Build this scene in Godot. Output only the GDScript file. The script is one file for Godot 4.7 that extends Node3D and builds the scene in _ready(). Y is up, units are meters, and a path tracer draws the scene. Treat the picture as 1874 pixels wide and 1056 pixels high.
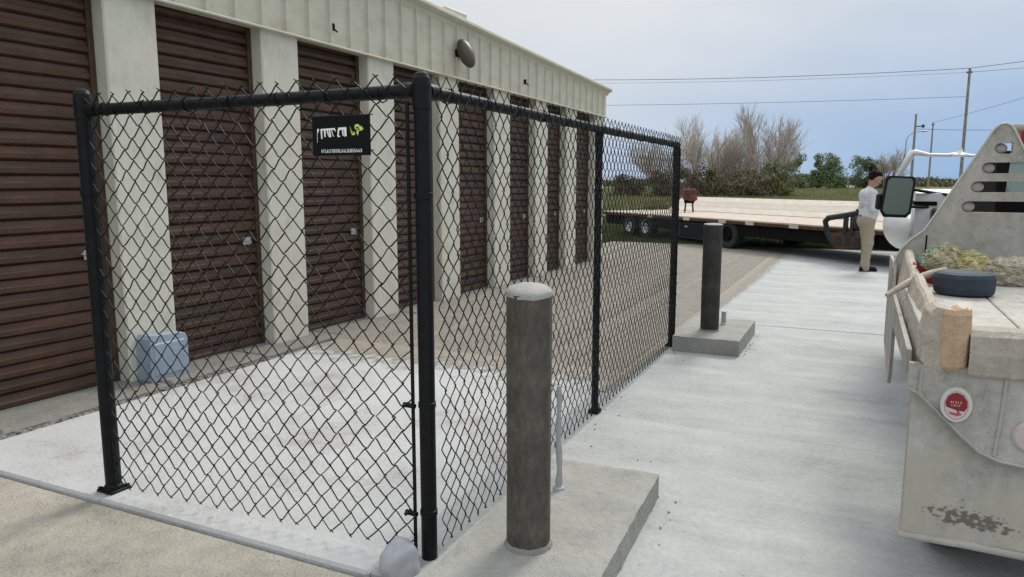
extends Node3D
# Storage units behind a black chain link fence, a flatbed truck and a trailer on a concrete drive.
# x runs away from the storage building, -z runs along it, y is up, metres.

var M := {}
var M_tex := {}
var used := {}
var rng := RandomNumberGenerator.new()
var cam_basis: Basis
const EYE := Vector3(0, 1.55, 0)
const FOCAL := 1340.0

# ---------------------------------------------------------------- pixels to places on the ground
func ray(px: float, py: float) -> Vector3:
	return cam_basis * Vector3((px - 937.0) / FOCAL, -(py - 528.0) / FOCAL, -1.0)
func gnd(px: float, py: float, h := 0.0) -> Vector3:
	var d := ray(px, py)
	return EYE + d * ((h - EYE.y) / d.y)
func away(px: float, dist: float) -> Vector3:
	var d := ray(px, 335.0); d.y = 0.0
	var p := EYE + d.normalized() * dist; p.y = 0.0
	return p

# ---------------------------------------------------------------- nodes
func numbered(n: String) -> String:
	if not used.has(n):
		used[n] = 0
		return n
	used[n] += 1
	return "%s_%03d" % [n, used[n]]
func tag(o: Node, label: String, category: String, group := "") -> void:
	o.set_meta("label", label); o.set_meta("category", category)
	if group != "": o.set_meta("group", group)
func thing(called: String, label: String, category: String, at := Vector3.ZERO, turn := 0.0, group := "") -> Node3D:
	var o := Node3D.new(); o.name = numbered(called); add_child(o)
	o.position = at; o.rotation.y = turn
	tag(o, label, category, group)
	return o
func mesh_node(called: String, mesh: Mesh, m: Material, parent: Node = null) -> MeshInstance3D:
	var o := MeshInstance3D.new()
	o.mesh = mesh; o.material_override = m
	if parent == null:
		o.name = numbered(called); add_child(o)
	else:
		o.name = called; parent.add_child(o, true)
	return o
func part(parent: Node, called: String, st: SurfaceTool, m: Material) -> MeshInstance3D:
	return mesh_node(called, st.commit(), m, parent)
func struct(called: String, st: SurfaceTool, m: Material) -> MeshInstance3D:
	var o := mesh_node(called, st.commit(), m)
	o.set_meta("kind", "structure")
	return o
func mb() -> SurfaceTool:
	var st := SurfaceTool.new(); st.begin(Mesh.PRIMITIVE_TRIANGLES); return st

# ---------------------------------------------------------------- shapes
func tri(st: SurfaceTool, a: Vector3, b: Vector3, c: Vector3, out: Vector3) -> void:
	var n := (b - a).cross(c - a)
	if n.length_squared() < 1e-16: return
	n = n.normalized()
	if n.dot(out) < 0.0:
		var t := b; b = c; c = t; n = -n
	for v in [a, c, b]:
		st.set_normal(n); st.set_uv(Vector2(v.x, v.y)); st.add_vertex(v)
func quad(st: SurfaceTool, a: Vector3, b: Vector3, c: Vector3, d: Vector3, out: Vector3) -> void:
	tri(st, a, b, c, out); tri(st, a, c, d, out)
func smooth_tri(st: SurfaceTool, a: Vector3, b: Vector3, c: Vector3, na: Vector3, nb: Vector3, nc: Vector3) -> void:
	var n := (b - a).cross(c - a)
	if n.length_squared() < 1e-18: return
	var vs := [a, c, b]; var ns := [na, nc, nb]
	if n.dot(na + nb + nc) < 0.0:
		vs = [a, b, c]; ns = [na, nb, nc]
	for i in 3:
		st.set_normal(ns[i]); st.set_uv(Vector2(vs[i].x, vs[i].y)); st.add_vertex(vs[i])
# chamfered box: 6 faces, 12 edges, 8 corners
func box(st: SurfaceTool, lo: Vector3, hi: Vector3, bev := 0.004, xf := Transform3D.IDENTITY) -> void:
	var c := (lo + hi) * 0.5
	var h := (hi - lo).abs() * 0.5
	bev = minf(bev, minf(h.x, minf(h.y, h.z)) * 0.8)
	var e := h - Vector3.ONE * bev
	var p := func(s: Vector3, axis: int) -> Vector3:
		var v := Vector3(s.x * e.x, s.y * e.y, s.z * e.z)
		v[axis] = s[axis] * h[axis]
		return xf * (c + v)
	for ax in 3:
		var u := (ax + 1) % 3
		var w := (ax + 2) % 3
		for s in [-1.0, 1.0]:
			var q := []
			for k in [[-1, -1], [1, -1], [1, 1], [-1, 1]]:
				var sv := Vector3.ZERO
				sv[ax] = s; sv[u] = k[0]; sv[w] = k[1]
				q.append(p.call(sv, ax))
			var out := Vector3.ZERO; out[ax] = s
			quad(st, q[0], q[1], q[2], q[3], xf.basis * out)
		# edges parallel to ax
		if bev > 0.0:
			for a in [-1.0, 1.0]:
				for b in [-1.0, 1.0]:
					var s0 := Vector3.ZERO; s0[ax] = -1.0; s0[u] = a; s0[w] = b
					var s1 := s0; s1[ax] = 1.0
					var out := Vector3.ZERO; out[u] = a; out[w] = b
					quad(st, p.call(s0, u), p.call(s1, u), p.call(s1, w), p.call(s0, w), xf.basis * out)
	if bev > 0.0:
		for sx in [-1.0, 1.0]:
			for sy in [-1.0, 1.0]:
				for sz in [-1.0, 1.0]:
					var s := Vector3(sx, sy, sz)
					tri(st, p.call(s, 0), p.call(s, 1), p.call(s, 2), xf.basis * s)
# convex or concave outline in 2D, thick along an axis; place = func(Vector2, depth) -> Vector3
func prism(st: SurfaceTool, poly: PackedVector2Array, place: Callable) -> void:
	var ids := Geometry2D.triangulate_polygon(poly)
	var cen := Vector3.ZERO
	for v in poly: cen += place.call(v, 0.5)
	cen /= poly.size()
	var d: Vector3 = place.call(poly[0], 1.0) - place.call(poly[0], 0.0)
	for i in range(0, ids.size(), 3):
		tri(st, place.call(poly[ids[i]], 0.0), place.call(poly[ids[i + 1]], 0.0), place.call(poly[ids[i + 2]], 0.0), -d)
		tri(st, place.call(poly[ids[i]], 1.0), place.call(poly[ids[i + 1]], 1.0), place.call(poly[ids[i + 2]], 1.0), d)
	var cw := Geometry2D.is_polygon_clockwise(poly)
	for i in poly.size():
		var a := poly[i]; var b := poly[(i + 1) % poly.size()]
		var t := b - a
		var n2 := Vector2(-t.y, t.x) if cw else Vector2(t.y, -t.x)
		var out: Vector3 = place.call(a + n2, 0.5) - place.call(a, 0.5)
		quad(st, place.call(a, 0.0), place.call(b, 0.0), place.call(b, 1.0), place.call(a, 1.0), out)
func tube(st: SurfaceTool, pts: Array, radii: Array, sides := 8, caps := true) -> void:
	var n := pts.size()
	var rings := []
	var norms := []
	var side := Vector3.ZERO
	for i in n:
		var t: Vector3
		if i == 0: t = pts[1] - pts[0]
		elif i == n - 1: t = pts[i] - pts[i - 1]
		else: t = (pts[i + 1] - pts[i]).normalized() + (pts[i] - pts[i - 1]).normalized()
		t = t.normalized()
		if side == Vector3.ZERO:
			side = t.cross(Vector3.UP if absf(t.y) < 0.9 else Vector3.RIGHT).normalized()
		else:
			side = (side - t * side.dot(t)).normalized()
		var up := t.cross(side).normalized()
		var r: float = radii[i] if i < radii.size() else radii[-1]
		var ring := []
		var nr := []
		for k in sides:
			var a := TAU * k / sides
			var o := side * cos(a) + up * sin(a)
			nr.append(o); ring.append(pts[i] + o * r)
		rings.append(ring); norms.append(nr)
	for i in n - 1:
		for k in sides:
			var j := (k + 1) % sides
			smooth_tri(st, rings[i][k], rings[i][j], rings[i + 1][j], norms[i][k], norms[i][j], norms[i + 1][j])
			smooth_tri(st, rings[i][k], rings[i + 1][j], rings[i + 1][k], norms[i][k], norms[i + 1][j], norms[i + 1][k])
	if caps:
		for e in [0, n - 1]:
			var out: Vector3 = pts[0] - pts[1] if e == 0 else pts[n - 1] - pts[n - 2]
			for k in range(1, sides - 1):
				tri(st, rings[e][0], rings[e][k], rings[e][k + 1], out)
# profile of (radius, height), turned round y
func lathe(st: SurfaceTool, prof: Array, sides := 24, xf := Transform3D.IDENTITY, wob = null) -> void:
	var n := prof.size()
	for i in n - 1:
		var a: Vector2 = prof[i]; var b: Vector2 = prof[i + 1]
		if a.distance_to(b) < 1e-6: continue
		var t := (b - a).normalized()
		var nn := Vector2(t.y, -t.x)
		for k in sides:
			var a0 := TAU * k / sides; var a1 := TAU * (k + 1) / sides
			var q := []
			var nq := []
			for s in [[a, a0], [a, a1], [b, a1], [b, a0]]:
				var rr: float = s[0].x
				var yy: float = s[0].y
				if wob != null:
					var w: Vector2 = wob.call(s[1], yy, rr)
					rr += w.x; yy += w.y
				q.append(xf * Vector3(cos(s[1]) * rr, yy, sin(s[1]) * rr))
				nq.append((xf.basis * Vector3(cos(s[1]) * nn.x, nn.y, sin(s[1]) * nn.x)).normalized())
			smooth_tri(st, q[0], q[1], q[2], nq[0], nq[1], nq[2])
			smooth_tri(st, q[0], q[2], q[3], nq[0], nq[2], nq[3])
func rod(st: SurfaceTool, a: Vector3, b: Vector3, r: float, sides := 12) -> void:
	tube(st, [a, b], [r, r], sides)
# lumpy ball
func lump(st: SurfaceTool, c: Vector3, r: Vector3, amp: float, freq: float, sd: int, rows := 18, cols := 28, floor_y := -1e9, xf := Transform3D.IDENTITY) -> void:
	var nz := FastNoiseLite.new(); nz.seed = sd; nz.frequency = freq; nz.fractal_octaves = 3
	var pt := func(i: int, j: int) -> Vector3:
		var th := PI * i / rows; var ph := TAU * (j % cols) / cols
		var d := Vector3(sin(th) * cos(ph), cos(th), sin(th) * sin(ph))
		var f := 1.0 + amp * nz.get_noise_3dv(d)
		var v := c + Vector3(d.x * r.x, d.y * r.y, d.z * r.z) * f
		v.y = maxf(v.y, floor_y)
		return xf * v
	var g := []
	for i in rows + 1:
		var row := []
		for j in cols + 1: row.append(pt.call(i, j))
		g.append(row)
	var nm := func(i: int, j: int) -> Vector3:
		var jm := (j - 1 + cols) % cols; var jp := (j + 1) % cols
		var a: Vector3 = g[mini(i + 1, rows)][j] - g[maxi(i - 1, 0)][j]
		var b: Vector3 = g[i][jp] - g[i][jm]
		var n := a.cross(b)
		var o: Vector3 = g[i][j] - xf * c
		if n.length() < 1e-9: return o.normalized()
		n = n.normalized()
		return n if n.dot(o) > 0 else -n
	for i in rows:
		for j in cols:
			var n0: Vector3 = nm.call(i, j); var n1: Vector3 = nm.call(i, j + 1); var n2: Vector3 = nm.call(i + 1, j + 1); var n3: Vector3 = nm.call(i + 1, j)
			smooth_tri(st, g[i][j], g[i][j + 1], g[i + 1][j + 1], n0, n1, n2)
			smooth_tri(st, g[i][j], g[i + 1][j + 1], g[i + 1][j], n0, n2, n3)

# ---------------------------------------------------------------- surfaces
func lin(r: float, g: float, b: float) -> Color:
	return Color(r, g, b).linear_to_srgb()
# a surface colour map: layers of noise summed and run through a ramp of base colours, plus its relief
# layers: [cycles per tile, octaves, weight, stretch]; ramp: [position, linear Color]
func surf(size: int, sd: int, layers: Array, ramp: Array, bump := 6.0, specks := []) -> Array:
	var acc := PackedFloat32Array(); acc.resize(size * size); acc.fill(0.5)
	var k := 0
	for l in layers:
		var nz := FastNoiseLite.new()
		nz.seed = sd + k * 17; k += 1
		nz.noise_type = FastNoiseLite.TYPE_SIMPLEX_SMOOTH
		nz.frequency = float(l[0]) / size
		nz.fractal_octaves = l[1]
		var stretch: int = l[3] if l.size() > 3 else 1
		var im: Image = nz.get_seamless_image(size, size)
		if stretch > 1:
			im.resize(size, size / stretch, Image.INTERPOLATE_BILINEAR)
			var t := Image.create(size, size, false, im.get_format())
			for s in stretch: t.blit_rect(im, Rect2i(0, 0, size, size / stretch), Vector2i(0, s * size / stretch))
			im = t
		elif stretch < 0:
			im.resize(size / -stretch, size, Image.INTERPOLATE_BILINEAR)
			var t := Image.create(size, size, false, im.get_format())
			for s in -stretch: t.blit_rect(im, Rect2i(0, 0, size / -stretch, size), Vector2i(s * size / -stretch, 0))
			im = t
		im.convert(Image.FORMAT_L8)
		var b := im.get_data()
		var w: float = l[2] / 255.0
		var off: float = -0.5 * l[2]
		for i in size * size: acc[i] += b[i] * w + off
	var gr := Gradient.new()
	gr.offsets = PackedFloat32Array(); gr.colors = PackedColorArray()
	var offs := PackedFloat32Array(); var cols := PackedColorArray()
	for r in ramp: offs.append(r[0]); cols.append(r[1].linear_to_srgb())
	gr.offsets = offs; gr.colors = cols
	var lut := PackedByteArray()
	for i in 256:
		var c := gr.sample(i / 255.0)
		lut.append(c.r8); lut.append(c.g8); lut.append(c.b8)
	var outb := PackedByteArray(); outb.resize(size * size * 3)
	var hb := PackedByteArray(); hb.resize(size * size)
	for i in size * size:
		var v := clampi(int(acc[i] * 255.0), 0, 255)
		hb[i] = v
		var j := i * 3; var q := v * 3
		outb[j] = lut[q]; outb[j + 1] = lut[q + 1]; outb[j + 2] = lut[q + 2]
	# specks: [count, min px, max px, linear colour, strength]
	var rg := RandomNumberGenerator.new(); rg.seed = sd + 999
	for s in specks:
		var c: Color = s[3].linear_to_srgb()
		for n in s[0]:
			var cx := rg.randi_range(0, size - 1); var cy := rg.randi_range(0, size - 1)
			var rx := rg.randf_range(s[1], s[2]); var ry := rx * rg.randf_range(0.4, 1.0)
			var st: float = s[4] * rg.randf_range(0.4, 1.0)
			for y in range(-int(ry) - 1, int(ry) + 2):
				for x in range(-int(rx) - 1, int(rx) + 2):
					var dd := pow(x / rx, 2) + pow(y / ry, 2)
					if dd > 1.0: continue
					var i := posmod(cy + y, size) * size + posmod(cx + x, size)
					for ch in 3:
						var to: int = [c.r8, c.g8, c.b8][ch]
						outb[i * 3 + ch] = int(lerpf(outb[i * 3 + ch], to, st))
					hb[i] = clampi(hb[i] - int(40 * st), 0, 255)
	var alb := Image.create_from_data(size, size, false, Image.FORMAT_RGB8, outb)
	var hi := Image.create_from_data(size, size, false, Image.FORMAT_L8, hb)
	hi.convert(Image.FORMAT_RGBA8)
	hi.bump_map_to_normal_map(bump)
	return [ImageTexture.create_from_image(alb), ImageTexture.create_from_image(hi)]
func mat(called: String, c: Color, rough := 0.8, metal := 0.0) -> StandardMaterial3D:
	var m := StandardMaterial3D.new(); m.resource_name = called
	m.albedo_color = c; m.roughness = rough; m.metallic = metal
	M[called] = m
	return m
func tmat(called: String, tex: Array, tile: float, rough := 0.85, depth := 1.0, tint := Color.WHITE, world := true) -> StandardMaterial3D:
	var m := mat(called, tint, rough)
	m.albedo_texture = tex[0]
	m.normal_enabled = true; m.normal_texture = tex[1]; m.normal_scale = depth
	m.uv1_triplanar = true; m.uv1_world_triplanar = world
	m.uv1_scale = Vector3.ONE / tile
	return m
func fill_poly(im: Image, poly: PackedVector2Array, c: Color) -> void:
	var lo := poly[0]; var hi := poly[0]
	for p in poly: lo = lo.min(p); hi = hi.max(p)
	for y in range(maxi(0, int(lo.y)), mini(im.get_height(), int(hi.y) + 2)):
		for x in range(maxi(0, int(lo.x)), mini(im.get_width(), int(hi.x) + 2)):
			if Geometry2D.is_point_in_polygon(Vector2(x + 0.5, y + 0.5), poly): im.set_pixel(x, y, c)
func ring_poly(c: Vector2, r: Vector2, n := 24) -> PackedVector2Array:
	var p := PackedVector2Array()
	for i in n: p.append(c + Vector2(cos(TAU * i / n) * r.x, sin(TAU * i / n) * r.y))
	return p

func make_materials() -> void:
	var drive := surf(1024, 3, [[2, 4, 0.42, 3], [5, 4, 0.13, 6], [14, 4, 0.26], [110, 3, 0.3]],
		[[0.0, Color(0.24, 0.255, 0.26)], [0.4, Color(0.37, 0.385, 0.385)], [0.65, Color(0.435, 0.447, 0.442)], [1.0, Color(0.56, 0.565, 0.55)]], 3.0,
		[[46, 6, 30, Color(0.24, 0.24, 0.23), 0.1], [260, 1, 2.5, Color(0.2, 0.2, 0.2), 0.5], [160, 1, 2, Color(0.7, 0.7, 0.7), 0.5]])
	tmat("drive", drive, 4.6, 0.88, 0.8)
	var slab := surf(1024, 21, [[3, 4, 0.5], [16, 4, 0.25], [120, 3, 0.3]],
		[[0.0, Color(0.25, 0.23, 0.205)], [0.25, Color(0.375, 0.365, 0.35)], [0.45, Color(0.475, 0.485, 0.49)], [0.75, Color(0.525, 0.535, 0.54)], [1.0, Color(0.61, 0.615, 0.615)]], 4.0,
		[[240, 1, 3, Color(0.25, 0.24, 0.22), 0.5]])
	tmat("slab", slab, 3.4, 0.9, 0.8)
	var tan := surf(1024, 44, [[4, 4, 0.45], [22, 4, 0.3], [130, 3, 0.32]],
		[[0.0, Color(0.2, 0.185, 0.16)], [0.35, Color(0.33, 0.31, 0.265)], [0.7, Color(0.43, 0.405, 0.35)], [1.0, Color(0.53, 0.51, 0.46)]], 7.0,
		[[420, 1, 3.5, Color(0.13, 0.12, 0.1), 0.5], [300, 1, 3, Color(0.6, 0.58, 0.52), 0.45]])
	tmat("apron", tan, 2.7, 0.93, 1.2)
	var grav := surf(512, 61, [[5, 3, 0.3], [40, 4, 0.4], [120, 2, 0.45]],
		[[0.0, Color(0.22, 0.2, 0.17)], [0.4, Color(0.375, 0.345, 0.3)], [0.7, Color(0.465, 0.432, 0.382)], [1.0, Color(0.59, 0.56, 0.51)]], 14.0,
		[[300, 1, 3, Color(0.5, 0.47, 0.42), 0.6], [300, 1, 3, Color(0.14, 0.12, 0.1), 0.6]])
	M_tex["grav"] = grav
	tmat("gravel", grav, 1.6, 0.96, 1.6)
	var block := surf(512, 77, [[3, 4, 0.4], [18, 4, 0.26], [90, 3, 0.3]],
		[[0.0, Color(0.2, 0.2, 0.185)], [0.4, Color(0.31, 0.31, 0.29)], [0.75, Color(0.38, 0.38, 0.355)], [1.0, Color(0.47, 0.47, 0.45)]], 6.0,
		[[150, 1, 3, Color(0.14, 0.14, 0.13), 0.5]])
	tmat("block", block, 1.1, 0.92, 1.2)
	tmat("rough_kerb", block, 0.8, 0.95, 2.2, lin(0.75, 0.74, 0.72))
	tmat("cap", block, 0.5, 0.95, 1.6, Color(1, 1, 1))
	M["cap"].albedo_color = lin(1, 1, 1)
	var capt := surf(256, 79, [[5, 4, 0.4], [40, 4, 0.4]], [[0.0, Color(0.25, 0.245, 0.225)], [0.5, Color(0.37, 0.365, 0.34)], [1.0, Color(0.5, 0.495, 0.47)]], 4.0)
	tmat("cap", capt, 0.4, 0.95, 1.2)
	var post := surf(512, 91, [[3, 4, 0.5], [6, 4, 0.5, -4], [24, 4, 0.3], [110, 2, 0.3]],
		[[0.0, Color(0.04, 0.034, 0.026)], [0.35, Color(0.085, 0.08, 0.068)], [0.62, Color(0.122, 0.117, 0.1)], [0.85, Color(0.185, 0.174, 0.145)], [1.0, Color(0.26, 0.24, 0.19)]], 5.0,
		[[60, 1, 3, Color(0.4, 0.4, 0.36), 0.6]])
	tmat("bollard", post, 0.6, 0.7, 0.9, lin(0.74, 0.71, 0.66))
	tmat("bollard_dark", post, 0.6, 0.72, 0.9, lin(0.31, 0.32, 0.335))
	var cream := surf(512, 101, [[3, 4, 0.5], [5, 4, 0.3, -3], [30, 4, 0.2], [150, 2, 0.25]],
		[[0.0, Color(0.46, 0.448, 0.365)], [0.4, Color(0.605, 0.592, 0.498)], [1.0, Color(0.7, 0.688, 0.595)]], 3.0)
	tmat("cream", cream, 1.2, 0.85, 0.5)
	var fasc := surf(512, 111, [[4, 4, 0.5, 2], [50, 3, 0.25]],
		[[0.0, Color(0.4, 0.385, 0.305)], [0.45, Color(0.54, 0.522, 0.425)], [1.0, Color(0.63, 0.615, 0.52)]], 1.5)
	tmat("fascia", fasc, 1.6, 0.6, 0.3)
	var brown := surf(512, 121, [[3, 4, 0.5, 2], [24, 4, 0.35, 4], [120, 3, 0.3]],
		[[0.0, Color(0.016, 0.008, 0.006)], [0.35, Color(0.042, 0.023, 0.018)], [0.65, Color(0.064, 0.037, 0.03)], [0.9, Color(0.1, 0.063, 0.052)], [1.0, Color(0.2, 0.15, 0.13)]], 5.0,
		[[40, 1, 3, Color(0.3, 0.25, 0.22), 0.5]])
	for i in 5:
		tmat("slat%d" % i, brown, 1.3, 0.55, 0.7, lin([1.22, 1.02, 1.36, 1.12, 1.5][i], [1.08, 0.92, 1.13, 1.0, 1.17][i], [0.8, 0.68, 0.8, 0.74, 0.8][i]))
	# black vinyl of the fence
	var vin := surf(256, 131, [[5, 4, 0.5], [60, 3, 0.4]], [[0.0, Color(0.003, 0.0035, 0.0045)], [0.5, Color(0.006, 0.007, 0.009)], [0.85, Color(0.012, 0.014, 0.017)], [1.0, Color(0.045, 0.05, 0.055)]], 4.0)
	tmat("vinyl", vin, 0.4, 0.45, 0.4)
	M.vinyl.metallic_specular = 0.32
	mat("wire", lin(0.006, 0.0065, 0.008), 0.45)
	M.wire.metallic_specular = 0.35
	mat("black_metal", lin(0.009, 0.0095, 0.011), 0.5)
	# dusty truck paint
	var dust := surf(512, 141, [[2, 4, 0.5], [6, 4, 0.35, -2], [20, 4, 0.35], [120, 3, 0.4]],
		[[0.0, Color(0.21, 0.198, 0.175)], [0.35, Color(0.36, 0.343, 0.31)], [0.7, Color(0.45, 0.43, 0.392)], [0.95, Color(0.53, 0.51, 0.47)], [1.0, Color(0.66, 0.64, 0.61)]], 5.0,
		[[90, 1, 3, Color(0.58, 0.57, 0.55), 0.7], [60, 1, 3, Color(0.1, 0.09, 0.08), 0.5]])
	tmat("dusty", dust, 0.9, 0.75, 0.7)
	tmat("dusty_beam", dust, 0.6, 0.85, 1.6, lin(1.0, 0.95, 0.88))
	tmat("deck_plate", dust, 0.7, 0.8, 1.3, lin(1.15, 1.16, 1.17))
	var chalk := surf(512, 151, [[4, 4, 0.55], [26, 4, 0.35], [110, 3, 0.32]],
		[[0.0, Color(0.26, 0.2, 0.15)], [0.35, Color(0.42, 0.36, 0.29)], [0.65, Color(0.53, 0.48, 0.41)], [1.0, Color(0.68, 0.65, 0.6)]], 8.0,
		[[60, 1, 4, Color(0.7, 0.69, 0.66), 0.7], [60, 1, 3, Color(0.2, 0.13, 0.08), 0.5]])
	tmat("rail_wood", chalk, 0.6, 0.9, 1.4)
	tmat("peach", chalk, 0.5, 0.9, 1.4, lin(1.1, 0.87, 0.68))
	mat("white_paint", lin(0.72, 0.73, 0.73), 0.35)
	M["white_paint"].clearcoat_enabled = true
	mat("rubber", lin(0.018, 0.018, 0.019), 0.85)
	mat("chassis", lin(0.007, 0.0065, 0.0065), 0.85)  # black steel, darkened further to paint in deep shade under the trailer
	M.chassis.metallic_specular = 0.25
	mat("mirror_glass", lin(0.3, 0.375, 0.335), 0.08, 0.35)
	var gl := mat("cab_glass", lin(0.16, 0.25, 0.22), 0.08)
	gl.metallic_specular = 0.7
	mat("red", lin(0.32, 0.03, 0.03), 0.45)
	mat("galv", lin(0.42, 0.44, 0.46), 0.5, 0.35)
	var bx := surf(256, 161, [[3, 4, 0.4], [50, 3, 0.3]], [[0.0, Color(0.22, 0.28, 0.35)], [0.5, Color(0.31, 0.38, 0.465)], [1.0, Color(0.41, 0.465, 0.53)]], 3.0)
	tmat("box_blue", bx, 0.7, 0.6, 0.4)
	var pl := surf(512, 171, [[5, 4, 0.45, 4], [40, 4, 0.35, 8], [140, 2, 0.25]],
		[[0.0, Color(0.24, 0.2, 0.17)], [0.4, Color(0.44, 0.4, 0.35)], [0.7, Color(0.53, 0.49, 0.44)], [1.0, Color(0.62, 0.59, 0.55)]], 5.0)
	for i in 3:
		tmat("plank%d" % i, pl, 1.5, 0.9, 0.9, lin([1.22, 1.2, 1.16][i], [1.13, 1.14, 1.09][i], [1.08, 1.1, 1.06][i]))
	tmat("rust", post, 0.5, 0.9, 1.2, lin(0.7, 0.36, 0.3))
	tmat("side_board", pl, 1.5, 0.9, 0.9, lin(1.5, 1.48, 1.45))
	tmat("side_board_worn", pl, 1.7, 0.9, 0.9, lin(1.35, 1.32, 1.27))
	var blu := surf(256, 181, [[4, 4, 0.4], [60, 3, 0.35]], [[0.0, Color(0.012, 0.02, 0.03)], [0.5, Color(0.022, 0.036, 0.055)], [1.0, Color(0.05, 0.07, 0.095)]], 5.0)
	tmat("blue_rubber", blu, 0.25, 0.7, 0.9)
	for q in [["net_yellow", Color(0.74, 0.68, 0.34)], ["net_green", Color(0.68, 0.63, 0.4)], ["net_white", Color(0.74, 0.67, 0.52)]]:
		var c: Color = q[1]
		var t := surf(256, 191 + q[0].length(), [[8, 4, 0.5], [60, 3, 0.5]], [[0.0, c * 0.45], [0.5, c], [1.0, c * 1.4]], 16.0)
		tmat(q[0], t, 0.2, 0.95, 2.0)
	mat("teal", lin(0.12, 0.3, 0.22), 0.9)
	# ground and plants
	var turf := surf(512, 201, [[4, 4, 0.5], [40, 4, 0.4]], [[0.0, Color(0.045, 0.06, 0.022)], [0.5, Color(0.09, 0.11, 0.04)], [1.0, Color(0.17, 0.16, 0.08)]], 10.0)
	tmat("turf", turf, 6.0, 0.97, 1.0)
	var leafm := mat("leaf", Color.WHITE, 0.85); leafm.vertex_color_use_as_albedo = true
	leafm.backlight_enabled = true; leafm.backlight = lin(0.03, 0.04, 0.012)
	leafm.cull_mode = BaseMaterial3D.CULL_DISABLED
	var barkt := surf(256, 211, [[4, 4, 0.5], [40, 4, 0.4]], [[0.0, Color(0.14, 0.12, 0.1)], [0.5, Color(0.24, 0.215, 0.185)], [1.0, Color(0.36, 0.33, 0.3)]], 8.0)
	tmat("bark", barkt, 1.2, 0.95, 1.0)
	tmat("bark_pale", barkt, 1.2, 0.95, 1.0, lin(2.1, 2.0, 1.88))
	mat("twig", lin(0.44, 0.385, 0.32), 0.95)
	mat("twig_pale", lin(0.55, 0.5, 0.44), 0.95)
	tmat("pole_wood", barkt, 2.0, 0.95, 1.0, lin(1.35, 1.38, 1.4))
	mat("cable", lin(0.05, 0.05, 0.055), 0.7)

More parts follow.
